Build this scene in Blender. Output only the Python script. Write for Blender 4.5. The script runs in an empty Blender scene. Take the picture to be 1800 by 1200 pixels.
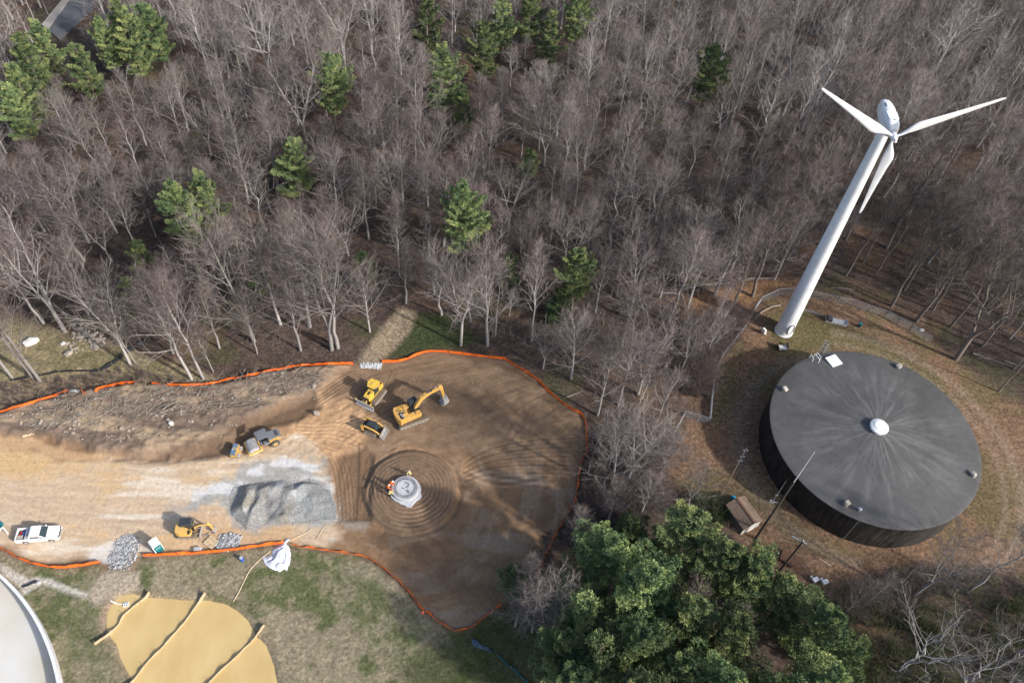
import bpy, bmesh, math, random
import numpy as np
from mathutils import Vector, Matrix
random.seed(7)
R_ = math.radians
scn = bpy.context.scene
COL = scn.collection
# ---------------------------------------------------------------- camera, light, exposure
H = 105.0
FPX = 1400.0                                   # focal length for a frame 1800 wide
RW = np.array([[0.9968152785, -0.0797452223, 0.0], [0.0626286795, 0.7828584938, -0.6190397622], [0.0493654344, 0.6170682929, 0.7853596456]])
cam = bpy.data.cameras.new('camera'); cam.sensor_width = 36; cam.lens = 28; cam.clip_start = 0.5; cam.clip_end = 3000
camo = bpy.data.objects.new('camera', cam); COL.objects.link(camo)
m4 = Matrix([list(r) for r in RW]).to_4x4(); m4.translation = (0, 0, H); camo.matrix_world = m4
scn.camera = camo
SUN_AZ, SUN_EL = -27.0, 31.0                   # direction towards the sun
w = bpy.data.worlds.new("World"); scn.world = w; w.use_nodes = True
nt = w.node_tree; bg = nt.nodes['Background']; sky = nt.nodes.new('ShaderNodeTexSky')
sky.sky_type = 'NISHITA'; sky.sun_disc = False; sky.sun_elevation = R_(SUN_EL); sky.sun_rotation = R_(90 - SUN_AZ)
sky.dust_density = 2.5; sky.air_density = 1.0
nt.links.new(sky.outputs[0], bg.inputs[0]); bg.inputs[1].default_value = 0.15
sl = bpy.data.lights.new('sun', 'SUN'); sl.energy = 3.6; sl.angle = R_(2.0); sl.color = (1, 0.95, 0.88)
so = bpy.data.objects.new('sun', sl); COL.objects.link(so)
sd = Vector((math.cos(R_(SUN_EL)) * math.cos(R_(SUN_AZ)), math.cos(R_(SUN_EL)) * math.sin(R_(SUN_AZ)), math.sin(R_(SUN_EL))))
so.rotation_euler = sd.to_track_quat('Z', 'Y').to_euler(); so.location = (80, -40, 120)
scn.view_settings.view_transform = 'Standard'; scn.view_settings.look = 'None'
scn.view_settings.exposure = 0.55; scn.view_settings.gamma = 1
scn.render.engine = 'CYCLES'
scn.cycles.max_bounces = 6; scn.cycles.transparent_max_bounces = 16

# ---------------------------------------------------------------- noise, zones, terrain
def _h(ix, iy, s):
    v = (ix * 374761393 + iy * 668265263 + s * 1274126177) & 0x7fffffff
    v = ((v ^ (v >> 13)) * 1274126177) & 0x7fffffff
    v = (v ^ (v >> 16)) & 0xffff
    return v / 65535.0
def vn(x, y, s=0):
    x = np.asarray(x, float); y = np.asarray(y, float)
    fx = np.floor(x); fy = np.floor(y); ix = fx.astype(np.int64); iy = fy.astype(np.int64)
    tx = x - fx; ty = y - fy; tx = tx * tx * (3 - 2 * tx); ty = ty * ty * (3 - 2 * ty)
    a = _h(ix, iy, s); b = _h(ix + 1, iy, s); c = _h(ix, iy + 1, s); d = _h(ix + 1, iy + 1, s)
    return (a + (b - a) * tx) * (1 - ty) + (c + (d - c) * tx) * ty
def fbm(x, y, s=0, o=4):
    r = 0; a = 0.5; t = 0
    for k in range(o):
        r = r + a * vn(x, y, s + k * 17); t += a; a *= 0.55; x = x * 2.03 + 7.1; y = y * 2.03 + 3.7
    return r / t
def ss(e0, e1, x):
    t = np.clip((x - e0) / (e1 - e0), 0, 1); return t * t * (3 - 2 * t)
def rel(px, py, h=0.0):
    c = RW @ np.array([px - 900.0, 600.0 - py, -FPX]); k = -(H - h) / c[2]; return c[0] * k, c[1] * k
def P_(pts, h=0.0): return np.array([rel(a, b, h) for a, b in pts])
def sdist(poly, x, y):
    """signed distance, positive inside"""
    d = np.full(x.shape, 1e9); ins = np.zeros(x.shape, bool); n = len(poly)
    for i in range(n):
        ax, ay = poly[i]; bx, by = poly[(i + 1) % n]; ex, ey = bx - ax, by - ay
        t = np.clip(((x - ax) * ex + (y - ay) * ey) / (ex * ex + ey * ey + 1e-9), 0, 1)
        d = np.minimum(d, np.hypot(x - ax - t * ex, y - ay - t * ey))
        c = (ay > y) != (by > y)
        ins ^= c & (x < (bx - ax) * (y - ay) / ((by - ay) if abs(by - ay) > 1e-9 else 1e-9) + ax)
    return np.where(ins, d, -d)
def zone(poly, x, y, soft=1.0, warp=0.0, s=0, far=25):
    """0..1 mask of a world polygon"""
    m = np.zeros(x.shape); bb = (x > poly[:, 0].min() - far) & (x < poly[:, 0].max() + far) & (y > poly[:, 1].min() - far) & (y < poly[:, 1].max() + far)
    if not bb.any(): return m
    xx = x[bb]; yy = y[bb]
    if warp:
        xx = xx + warp * (fbm(xx * .45, yy * .45, s + 5, 3) - .5) * 2; yy = yy + warp * (fbm(xx * .45 + 40, yy * .45, s + 9, 3) - .5) * 2
    m[bb] = ss(-soft, soft, sdist(poly, xx, yy)); return m
def ldist(line, x, y):
    d = np.full(x.shape, 1e9)
    for i in range(len(line) - 1):
        ax, ay = line[i]; bx, by = line[i + 1]; ex, ey = bx - ax, by - ay
        t = np.clip(((x - ax) * ex + (y - ay) * ey) / (ex * ex + ey * ey + 1e-9), 0, 1)
        d = np.minimum(d, np.hypot(x - ax - t * ex, y - ay - t * ey))
    return d
F_TOP = [(672, 637), (705, 635), (740, 622), (765, 618), (830, 625), (880, 631), (892, 635), (940, 665), (965, 690), (1000, 717), (1025, 733), (1030, 770), (1031, 795), (1020, 815), (1015, 850), (1010, 880), (1000, 900), (975, 940), (960, 970), (945, 1003), (933, 1020)]
F_LOOP = [(880, 1063), (855, 1080), (830, 1100), (805, 1107), (790, 1103), (750, 1075), (700, 1020), (655, 985), (630, 975), (600, 970), (560, 965), (515, 957)]
F_LOW = [(500, 955), (470, 958), (400, 968), (330, 974), (253, 977)]
F_LEFT = [(292, 678), (360, 678), (400, 668), (450, 660), (500, 648), (560, 642), (622, 640)]
F_FAR = [(-60, 745), (0, 727), (50, 712), (90, 700), (122, 688)]
SITE = P_([(-60, 745), (0, 727), (122, 688), (245, 673), (360, 678), (450, 660), (560, 642), (622, 640)] + F_TOP + [(900, 1050)] + F_LOOP + F_LOW + [(240, 1000), (180, 1005), (177, 988), (140, 995), (60, 990), (0, 963), (-60, 940)])
ROAD = P_([(-80, 790), (0, 786), (60, 790), (110, 812), (200, 808), (300, 806), (390, 800), (440, 795), (520, 765), (548, 775), (566, 800), (575, 840), (572, 905), (600, 935), (560, 965), (500, 950), (400, 966), (253, 975), (180, 985), (60, 988), (0, 960), (-80, 930)])
DEBRIS = P_([(-60, 745), (0, 727), (122, 690), (245, 676), (360, 681), (450, 664), (560, 646), (612, 642), (590, 665), (560, 688), (520, 705), (480, 722), (430, 748), (400, 780), (300, 800), (200, 800), (110, 775), (40, 768), (-60, 768)])
DARKBANK = P_([(200, 806), (290, 795), (370, 775), (410, 745), (470, 725), (550, 690), (560, 715), (520, 738), (450, 755), (420, 785), (380, 802), (290, 811)])
ORANGE = P_([(370, 810), (420, 785), (500, 745), (560, 700), (610, 700), (660, 730), (640, 780), (590, 800), (520, 800), (430, 812), (380, 830)])
NORTHD = P_([(600, 660), (672, 640), (760, 622), (880, 635), (960, 690), (1020, 735), (1028, 790), (900, 800), (800, 790), (700, 780), (640, 790), (590, 770), (560, 700)])
STRIP = P_([(588, 800), (640, 785), (655, 800), (650, 915), (590, 915)])
GRAVELFLAT = P_([(300, 900), (330, 865), (370, 842), (430, 822), (480, 808), (530, 800), (565, 818), (582, 860), (592, 912), (560, 915), (500, 918), (440, 925), (410, 905), (380, 880), (330, 895)])
GRASS = P_([(-80, 945), (0, 966), (60, 993), (140, 998), (177, 992), (200, 1000), (253, 980), (400, 972), (500, 960), (560, 968), (630, 979), (655, 990), (700, 1025), (750, 1080), (805, 1112), (880, 1068), (930, 1025), (1000, 1100), (1050, 1400), (-200, 1400), (-200, 1100)])
POND = P_([(203, 1052), (212, 1047), (232, 1043), (257, 1050), (293, 1052), (341, 1055), (363, 1055), (394, 1060), (417, 1072), (435, 1090), (449, 1118), (467, 1135), (480, 1170), (490, 1215), (495, 1330), (250, 1330), (238, 1220), (229, 1187), (213, 1157), (203, 1130), (187, 1105), (190, 1075)])
PED = rel(713, 853); CX, CY = rel(722, 862)
TANK = (54.86, 66.13); TR = 15.42
TANKYARD = P_([(1165, 825), (1205, 735), (1250, 742), (1258, 665), (1300, 590), (1345, 522), (1400, 508), (1500, 527), (1600, 570), (1700, 650), (1830, 740), (1950, 1000), (1760, 1000), (1650, 990), (1560, 1010), (1480, 1050), (1390, 1040), (1330, 990), (1270, 940), (1210, 880)])
MEADOW = P_([(-150, 560), (0, 556), (90, 575), (160, 600), (260, 620), (330, 650), (380, 672), (290, 676), (190, 680), (120, 686), (0, 722), (-150, 760)])
PATHN = P_([(625, 640), (672, 637), (720, 580), (735, 545), (700, 540), (670, 580)])
GREENN = P_([(680, 634), (740, 620), (800, 615), (850, 600), (800, 560), (740, 545), (712, 580)])
TRACKR = P_([(590, 800), (640, 780), (780, 760), (900, 780), (1000, 790), (1022, 815), (1010, 880), (960, 970), (930, 1020), (880, 1063), (805, 1105), (750, 1072), (655, 985), (600, 960), (640, 930)])
LINE_BANK = P_([(0, 767), (60, 775), (110, 790), (190, 800), (290, 803), (370, 792), (400, 775), (430, 750), (470, 730), (550, 700), (585, 680)])

def gh(x, y):
    x = np.asarray(x, float); y = np.asarray(y, float); sc = x.ndim == 0
    x = np.atleast_1d(x); y = np.atleast_1d(y)
    z = 0.5 * (fbm(x * .05, y * .05, 3, 2) - .5)
    site = zone(SITE, x, y, 1.0, .3)
    z = z * (1 - site * .8)
    deb = zone(DEBRIS, x, y, .9, .8, 2)
    z = z + deb * (1.1 + .75 * (fbm(x * .5, y * .9, 21, 4) - .5) + .35 * np.abs(fbm(x * 1.7, y * 2.6, 23, 3) - .5))
    z = z - .5 * zone(DARKBANK, x, y, .8, .3, 4)
    dx = x - CX; dy = y - CY; r = np.hypot(dx, dy * 1.03); th = np.arctan2(dy, dx)
    rr = r + .35 * (fbm(x * .22, y * .22, 31, 2) - .5) + .14 * th / math.pi
    md = 1 - ss(6.3, 7.1, rr)
    near = 1 - ss(6.0, 6.6, r)
    ringoff = np.clip(r / 3, 0, 1)
    z = z + md * (1.0 - .10 * r + .036 * ringoff * near * np.sin(rr * 2 * math.pi / .60 + 2.2 * (vn(x * .5, y * .5, 38) - .5)) * (.15 + 1.3 * vn(x * .55, y * .55, 33)) + .05 * (fbm(x * 1.6, y * 1.6, 36, 2) - .5)) - .18 * np.exp(-((rr - 7.2) / .35) ** 2) * (dx > -3)
    # ruts
    tr = zone(TRACKR, x, y, .8, .4, 6) * (1 - md)
    pol = np.hypot(dx, dy)
    z = z + tr * (.16 * (fbm(pol * 1.1 + fbm(x * .15, y * .15, 5, 2) * 3, th * 4, 41, 3) - .5) + .06 * (fbm(x * 2.5, y * 2.5, 43, 2) - .5))
    nd = zone(NORTHD, x, y, .8, .5, 7)
    ang = .5 * (fbm(x * .06, y * .06, 47, 2)) + .35
    u = x * np.cos(ang) + y * np.sin(ang); v = -x * np.sin(ang) + y * np.cos(ang)
    z = z + nd * (.17 * (fbm(u * .22, v * 1.5, 51, 3) - .5))
    og = zone(ORANGE, x, y, 1.2, .6, 8)
    z = z + og * (.24 * (fbm(x * 1.2, y * 1.3, 53, 3) - .5))
    rd = zone(ROAD, x, y, .8, .5, 9)
    z = z + rd * (.10 * (fbm(x * .25, (y + 1.2 * np.sin(x * .08)) * 2.2, 57, 3) - .5) + .05 * (fbm(x * 2.2, y * .8, 62, 2) - .5))
    st = zone(STRIP, x, y, .5, .3, 10)
    z = z - st * .35 + st * .16 * (fbm(x * 2.6, y * .3, 63, 3) - .5)
    bsn = 1 - ss(36.2, 36.5, np.hypot(x + 82.43, y - 4.61)); z = z * (1 - bsn) - bsn * 1.1
    pd = zone(POND, x, y, .9, .18, 11)
    z = z * (1 - pd) - pd * .55
    ty = zone(TANKYARD, x, y, 2, 1.0, 12)
    z = z * (1 - ty * .9)
    gr = zone(GRASS, x, y, 1, .4, 13)
    z = z + gr * (1 - pd) * .12 * (fbm(x * 1.8, y * 1.8, 67, 3) - .5)
    fo = (1 - site) * (1 - gr) * (1 - ty)
    z = z + fo * .16 * (fbm(x * .9, y * .9, 71, 3) - .5)
    return z[0] if sc else z
def at(px, py, h=0.0):
    """ground point seen at a photo position (h metres above the ground)"""
    z = 0.0
    for _ in range(3):
        x, y = rel(px, py, z + h); z = float(gh(x, y))
    return Vector((x, y, z))
def htop(base, top):
    b = at(*base); c = RW @ np.array([top[0] - 900.0, 600.0 - top[1], -FPX])
    k = (c[0] * b.x + c[1] * b.y) / (c[0] ** 2 + c[1] ** 2); return H + c[2] * k - b.z

# ---------------------------------------------------------------- materials
def mat(name, col, rough=.6, metal=0.0, noise=0.0, nscale=8.0, bump=0.0, spec=.4, dirt=None, coat=0.0):
    m = bpy.data.materials.new(name); m.use_nodes = True; n = m.node_tree; b = n.nodes['Principled BSDF']
    b.inputs['Roughness'].default_value = rough; b.inputs['Metallic'].default_value = metal
    b.inputs['Specular IOR Level'].default_value = spec; b.inputs['Base Color'].default_value = (*col, 1)
    if coat: b.inputs['Coat Weight'].default_value = coat
    if noise or bump or dirt:
        tc = n.nodes.new('ShaderNodeTexCoord'); nz = n.nodes.new('ShaderNodeTexNoise'); nz.inputs['Scale'].default_value = nscale; nz.inputs['Detail'].default_value = 5
        n.links.new(tc.outputs['Object'], nz.inputs['Vector'])
        rp = n.nodes.new('ShaderNodeValToRGB'); rp.color_ramp.elements[0].position = .35; rp.color_ramp.elements[1].position = .68
        d = dirt or tuple(c * (1 - noise) for c in col)
        rp.color_ramp.elements[0].color = (*col, 1); rp.color_ramp.elements[1].color = (*d, 1)
        n.links.new(nz.outputs['Fac'], rp.inputs['Fac']); n.links.new(rp.outputs['Color'], b.inputs['Base Color'])
        if bump:
            bp = n.nodes.new('ShaderNodeBump'); bp.inputs['Strength'].default_value = bump; bp.inputs['Distance'].default_value = .05
            n.links.new(nz.outputs['Fac'], bp.inputs['Height']); n.links.new(bp.outputs['Normal'], b.inputs['Normal'])
    return m
def attr_mat(name, scale1, scale2, amt, bump, rough=.95, speck=0.0):
    m = bpy.data.materials.new(name); m.use_nodes = True; n = m.node_tree; b = n.nodes['Principled BSDF']; L = n.links
    b.inputs['Roughness'].default_value = rough; b.inputs['Specular IOR Level'].default_value = .15
    a = n.nodes.new('ShaderNodeAttribute'); a.attribute_name = 'Col'
    g = n.nodes.new('ShaderNodeNewGeometry')
    n1 = n.nodes.new('ShaderNodeTexNoise'); n1.inputs['Scale'].default_value = scale1; n1.inputs['Detail'].default_value = 6; n1.inputs['Roughness'].default_value = .65
    n2 = n.nodes.new('ShaderNodeTexVoronoi'); n2.inputs['Scale'].default_value = scale2
    L.new(g.outputs['Position'], n1.inputs['Vector']); L.new(g.outputs['Position'], n2.inputs['Vector'])
    r1 = n.nodes.new('ShaderNodeMapRange'); r1.inputs['From Min'].default_value = .3; r1.inputs['From Max'].default_value = .7
    r1.inputs['To Min'].default_value = 1 - amt; r1.inputs['To Max'].default_value = 1 + amt; L.new(n1.outputs['Fac'], r1.inputs['Value'])
    sep = n.nodes.new('ShaderNodeSeparateColor'); L.new(n2.outputs['Color'], sep.inputs[0])
    r2 = n.nodes.new('ShaderNodeMapRange'); r2.inputs['To Min'].default_value = 1 - speck; r2.inputs['To Max'].default_value = 1 + speck; L.new(sep.outputs[0], r2.inputs['Value'])
    mu = n.nodes.new('ShaderNodeMath'); mu.operation = 'MULTIPLY'; L.new(r1.outputs[0], mu.inputs[0]); L.new(r2.outputs[0], mu.inputs[1])
    vm = n.nodes.new('ShaderNodeVectorMath'); vm.operation = 'SCALE'; L.new(a.outputs['Color'], vm.inputs[0]); L.new(mu.outputs[0], vm.inputs['Scale'])
    L.new(vm.outputs[0], b.inputs['Base Color'])
    bp = n.nodes.new('ShaderNodeBump'); bp.inputs['Strength'].default_value = bump; bp.inputs['Distance'].default_value = .12
    L.new(n1.outputs['Fac'], bp.inputs['Height']); L.new(bp.outputs['Normal'], b.inputs['Normal'])
    return m
def leaf_mat(name, c0, c1, c2, rough=.7, trans=0.0, hue=.03, val=.35):
    """colour from the 'tint' attribute of each leaf or twig and the random number of each object"""
    m = bpy.data.materials.new(name); m.use_nodes = True; n = m.node_tree; b = n.nodes['Principled BSDF']; L = n.links
    b.inputs['Roughness'].default_value = rough; b.inputs['Specular IOR Level'].default_value = .2
    a = n.nodes.new('ShaderNodeAttribute'); a.attribute_name = 'tint'
    rp = n.nodes.new('ShaderNodeValToRGB'); e = rp.color_ramp.elements; e[0].color = (*c0, 1); e[1].color = (*c2, 1); k = e.new(.5); k.color = (*c1, 1)
    L.new(a.outputs['Fac'], rp.inputs['Fac'])
    oi = n.nodes.new('ShaderNodeObjectInfo'); hs = n.nodes.new('ShaderNodeHueSaturation')
    r1 = n.nodes.new('ShaderNodeMapRange'); r1.inputs['To Min'].default_value = .5 - hue; r1.inputs['To Max'].default_value = .5 + hue; L.new(oi.outputs['Random'], r1.inputs['Value'])
    r2 = n.nodes.new('ShaderNodeMath'); r2.operation = 'MULTIPLY'; r2.inputs[1].default_value = 7.31; L.new(oi.outputs['Random'], r2.inputs[0])
    fr = n.nodes.new('ShaderNodeMath'); fr.operation = 'FRACT'; L.new(r2.outputs[0], fr.inputs[0])
    r3 = n.nodes.new('ShaderNodeMapRange'); r3.inputs['To Min'].default_value = 1 - val; r3.inputs['To Max'].default_value = 1 + val; L.new(fr.outputs[0], r3.inputs['Value'])
    L.new(r1.outputs[0], hs.inputs['Hue']); L.new(r3.outputs[0], hs.inputs['Value']); L.new(rp.outputs['Color'], hs.inputs['Color'])
    L.new(hs.outputs['Color'], b.inputs['Base Color'])
    if trans: b.inputs['Subsurface Weight'].default_value = 0
    return m
M = {}
def defm(k, *a, **kw): M[k] = mat(k, *a, **kw)
defm('white_paint', (.80, .80, .80), .35, noise=.06, nscale=.7)
defm('turbine_white', (.80, .81, .83), .32, noise=.13, nscale=.9)
defm('machine_yellow', (.62, .33, .035), .5, noise=.25, nscale=2.6, dirt=(.44, .30, .15))
defm('bright_yellow', (.72, .47, .04), .42, noise=.25, nscale=1.6, dirt=(.52, .36, .12))
defm('mini_yellow', (.72, .42, .08), .45, noise=.2, nscale=2, dirt=(.55, .38, .16))
defm('dusty_track', (.22, .17, .12), .9, noise=.4, nscale=5, bump=.4)
defm('dusty_steel', (.36, .34, .32), .6, .2, noise=.35, nscale=3)
defm('pale_steel', (.52, .52, .52), .5, .2, noise=.3, nscale=3)
defm('black_paint', (.022, .024, .03), .4)
defm('dark_roof', (.045, .05, .06), .5, noise=.3, nscale=3)
defm('grey_paint', (.17, .18, .20), .5, noise=.2, nscale=3)
defm('glass', (.03, .045, .05), .08, spec=.8)
defm('tyre', (.10, .09, .08), .9, noise=.3, nscale=6)
defm('chrome_rod', (.7, .7, .7), .2, .9)
defm('orange_fabric', (.90, .16, .015), .75, noise=.25, nscale=1.5)
defm('stake_wood', (.30, .22, .14), .8, noise=.3, nscale=6)
defm("pale_wood", (.70, .56, .37), .8, noise=.3, nscale=6)
defm('pole_wood', (.075, .065, .05), .9, noise=.4, nscale=3, bump=.3)
defm('pole_grey', (.26, .23, .20), .9, noise=.4, nscale=3)
defm('red', (.42, .03, .02), .5)
defm('blue', (.03, .10, .42), .4)
defm('cyan', (.02, .30, .50), .4)
defm('teal', (.015, .18, .20), .45, noise=.15, nscale=2)
defm('dark_teal', (.02, .07, .08), .5)
defm('concrete', (.50, .51, .53), .85, noise=.22, nscale=1.2, bump=.15)
defm('pale_concrete', (.57, .56, .53), .85, noise=.18, nscale=.16, dirt=(.50, .45, .37))
defm('concrete_wall', (.68, .69, .71), .8, noise=.15, nscale=.8)
defm('dark_steel', (.08, .08, .085), .6, .3)
defm('galv', (.30, .32, .35), .5, .4)
defm('plastic_sheet', (.66, .68, .74), .35, noise=.15, nscale=1.2)
defm('black_sheet', (.025, .03, .04), .35, noise=.4, nscale=2)
defm('coir', (.48, .38, .25), .95, noise=.35, nscale=5, bump=.4)
defm('shingle', (.23, .165, .12), .95, noise=.35, nscale=4, bump=.3)
defm('shed_wall', (.55, .54, .50), .8, noise=.3, nscale=3)
defm('shed_grey', (.20, .21, .22), .8, noise=.3, nscale=3)
defm('rust_brown', (.17, .085, .05), .85, noise=.45, nscale=2.5)
defm('vent_beige', (.42, .38, .33), .7, noise=.2, nscale=3)
defm('stone', (.36, .31, .26), .9, noise=.4, nscale=2.5, bump=.4)
defm('pale_stone', (.62, .60, .56), .9, noise=.2, nscale=2)
defm('log_bark', (.24, .21, .19), .95, noise=.45, nscale=4, bump=.4)
defm('asphalt', (.105, .11, .12), .85, noise=.15, nscale=1.2)
defm('kerb', (.36, .33, .30), .9, noise=.15, nscale=1.2)
defm('skin', (.45, .26, .18), .6)
defm('hivis_orange', (.95, .18, .02), .7)
defm('hivis_yellow', (.72, .62, .25), .7)
defm('denim', (.05, .06, .10), .85)
defm('khaki', (.38, .29, .18), .85)
defm('boot', (.05, .035, .025), .8)
defm('orange_cone', (.85, .13, .03), .5)
M['bark'] = leaf_mat('bark', (.14, .122, .115), (.295, .275, .265), (.51, .485, .475), .9, hue=.02, val=.32)
M['dark_bark'] = leaf_mat('dark_bark', (.11, .09, .075), (.17, .145, .125), (.24, .21, .185), .9, hue=.02, val=.25)
M['twig'] = leaf_mat('twig', (.090, .064, .057), (.145, .118, .110), (.215, .192, .188), .9, hue=.03, val=.38)
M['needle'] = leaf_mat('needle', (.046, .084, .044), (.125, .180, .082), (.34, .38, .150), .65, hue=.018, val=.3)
M['brush'] = leaf_mat('brush', (.09, .065, .06), (.145, .115, .108), (.21, .18, .17), .9, hue=.02, val=.1)
M['olive'] = leaf_mat('olive', (.03, .045, .02), (.06, .075, .032), (.11, .12, .05), .8, hue=.02, val=.1)
# ---------------------------------------------------------------- mesh helpers
class MB:
    def __init__(s): s.v = []; s.f = []
    def add(s, v, f):
        o = len(s.v); s.v += [tuple(p) for p in v]; s.f += [tuple(i + o for i in q) for q in f]; return s
    def box(s, c, d, rz=0, ry=0, rx=0, taper=1.0):
        mt = Matrix.Translation(c) @ Matrix.Rotation(rz, 4, 'Z') @ Matrix.Rotation(ry, 4, 'Y') @ Matrix.Rotation(rx, 4, 'X')
        v = [mt @ Vector((x * d[0] / 2 * (taper if z > 0 else 1), y * d[1] / 2 * (taper if z > 0 else 1), z * d[2] / 2)) for x in (-1, 1) for y in (-1, 1) for z in (-1, 1)]
        return s.add(v, [(0, 1, 3, 2), (4, 6, 7, 5), (0, 4, 5, 1), (2, 3, 7, 6), (0, 2, 6, 4), (1, 5, 7, 3)])
    def tube(s, pts, r, n=6, cap=True):
        pts = [Vector(p) for p in pts]
        if not isinstance(r, (list, tuple)): r = [r] * len(pts)
        v = []; f = []; up = Vector((0, 0, 1))
        for i, p in enumerate(pts):
            t = (pts[min(i + 1, len(pts) - 1)] - pts[max(i - 1, 0)]).normalized()
            a = t.cross(up if abs(t.z) < .95 else Vector((1, 0, 0))).normalized(); b = t.cross(a)
            for k in range(n):
                q = 2 * math.pi * k / n; v.append(p + (a * math.cos(q) + b * math.sin(q)) * r[i])
        for i in range(len(pts) - 1):
            for k in range(n): f.append((i * n + k, i * n + (k + 1) % n, (i + 1) * n + (k + 1) % n, (i + 1) * n + k))
        if cap: f.append(tuple(range(n))); f.append(tuple(range(len(v) - 1, len(v) - n - 1, -1)))
        return s.add(v, f)
    def cyl(s, a, b, r, n=16): return s.tube([a, b], r, n)
    def lathe(s, prof, n=32, c=(0, 0, 0), rf=None):
        v = []; f = []
        for i, (r, z) in enumerate(prof):
            for k in range(n):
                q = 2 * math.pi * k / n; g = rf(q, i) if rf else 1; v.append((c[0] + r * g * math.cos(q), c[1] + r * g * math.sin(q), c[2] + z))
        for i in range(len(prof) - 1):
            for k in range(n): f.append((i * n + k, i * n + (k + 1) % n, (i + 1) * n + (k + 1) % n, (i + 1) * n + k))
        f.append(tuple(range(n))[::-1]); f.append(tuple(range(len(v) - n, len(v)))); return s.add(v, f)
    def prism(s, poly, y0, y1, ax='y'):
        n = len(poly); mk = (lambda p, t: (p[0], t, p[1])) if ax == 'y' else ((lambda p, t: (p[0], p[1], t)) if ax == 'z' else (lambda p, t: (t, p[0], p[1])))
        v = [mk(p, y0) for p in poly] + [mk(p, y1) for p in poly]
        f = [tuple(range(n)), tuple(range(2 * n - 1, n - 1, -1))] + [(i, i + n, (i + 1) % n + n, (i + 1) % n) for i in range(n)]
        return s.add(v, f)
    def rock(s, c, r, sq=.7, rnd=None):
        rnd = rnd or random
        t = (1 + 5 ** .5) / 2; V = [(-1, t, 0), (1, t, 0), (-1, -t, 0), (1, -t, 0), (0, -1, t), (0, 1, t), (0, -1, -t), (0, 1, -t), (t, 0, -1), (t, 0, 1), (-t, 0, -1), (-t, 0, 1)]
        F = [(0, 11, 5), (0, 5, 1), (0, 1, 7), (0, 7, 10), (0, 10, 11), (1, 5, 9), (5, 11, 4), (11, 10, 2), (10, 7, 6), (7, 1, 8), (3, 9, 4), (3, 4, 2), (3, 2, 6), (3, 6, 8), (3, 8, 9), (4, 9, 5), (2, 4, 11), (6, 2, 10), (8, 6, 7), (9, 8, 1)]
        a = rnd.uniform(0, 6.28); ca, sa = math.cos(a), math.sin(a); ex = rnd.uniform(.7, 1.35)
        out = []
        for x, y, z in V:
            k = r * rnd.uniform(.38, .62); x *= k * ex; y *= k / ex; z *= k * sq
            out.append((c[0] + x * ca - y * sa, c[1] + x * sa + y * ca, c[2] + z))
        return s.add(out, F)
    def build(s, name, m, parent=None, smooth=False):
        me = bpy.data.meshes.new(name); me.from_pydata(s.v, [], s.f); me.update()
        bm = bmesh.new(); bm.from_mesh(me); bmesh.ops.recalc_face_normals(bm, faces=bm.faces); bm.to_mesh(me); bm.free()
        me.materials.append(M[m] if isinstance(m, str) else m)
        if smooth: me.shade_smooth(); me.set_sharp_from_angle(angle=R_(40))
        o = bpy.data.objects.new(name, me); COL.objects.link(o)
        if parent: o.parent = parent
        return o
def tag(o, label=None, cat=None, group=None, kind=None):
    if label: o['label'] = label
    if cat: o['category'] = cat
    if group: o['group'] = group
    if kind: o['kind'] = kind
    return o
def thing(name, label, cat, loc=(0, 0, 0), rz=0, group=None):
    o = bpy.data.objects.new(name, None); COL.objects.link(o); o.location = loc; o.rotation_euler = (0, 0, rz)
    o.empty_display_size = .3
    return tag(o, label, cat, group)
def head(a, b):
    p = at(*a); q = at(*b); return math.atan2(q.y - p.y, q.x - p.x)
def text_mesh(s, size, name, m, parent, loc, rot):
    c = bpy.data.curves.new('t', 'FONT'); c.body = s; c.size = size; c.extrude = .006; c.align_x = 'CENTER'; c.align_y = 'CENTER'
    o = bpy.data.objects.new('t', c); COL.objects.link(o); dg = bpy.context.evaluated_depsgraph_get()
    me = bpy.data.meshes.new_from_object(o.evaluated_get(dg)); bpy.data.objects.remove(o); bpy.data.curves.remove(c)
    me.materials.clear(); me.materials.append(M[m]); q = bpy.data.objects.new(name, me); COL.objects.link(q); q.parent = parent; q.location = loc; q.rotation_euler = rot
    return q
def np_mesh(name, v, quads, m, smooth=False, attrs=None, tris=None):
    me = bpy.data.meshes.new(name); nv = len(v); me.vertices.add(nv); me.vertices.foreach_set('co', np.asarray(v, np.float32).ravel())
    k = quads.shape[1]; nf = len(quads); me.loops.add(nf * k); me.polygons.add(nf)
    me.loops.foreach_set('vertex_index', quads.astype(np.int32).ravel())
    me.polygons.foreach_set('loop_start', np.arange(0, nf * k, k, dtype=np.int32)); 
    me.update(calc_edges=True); me.materials.append(M[m] if isinstance(m, str) else m)
    for an, ty, dat in (attrs or []):
        a = me.attributes.new(an, ty, 'POINT')
        if ty == 'FLOAT': a.data.foreach_set('value', np.asarray(dat, np.float32).ravel())
        else: a.data.foreach_set('color', np.c_[dat, np.ones(len(dat))].astype(np.float32).ravel())
    if smooth: me.shade_smooth()
    return me
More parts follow.
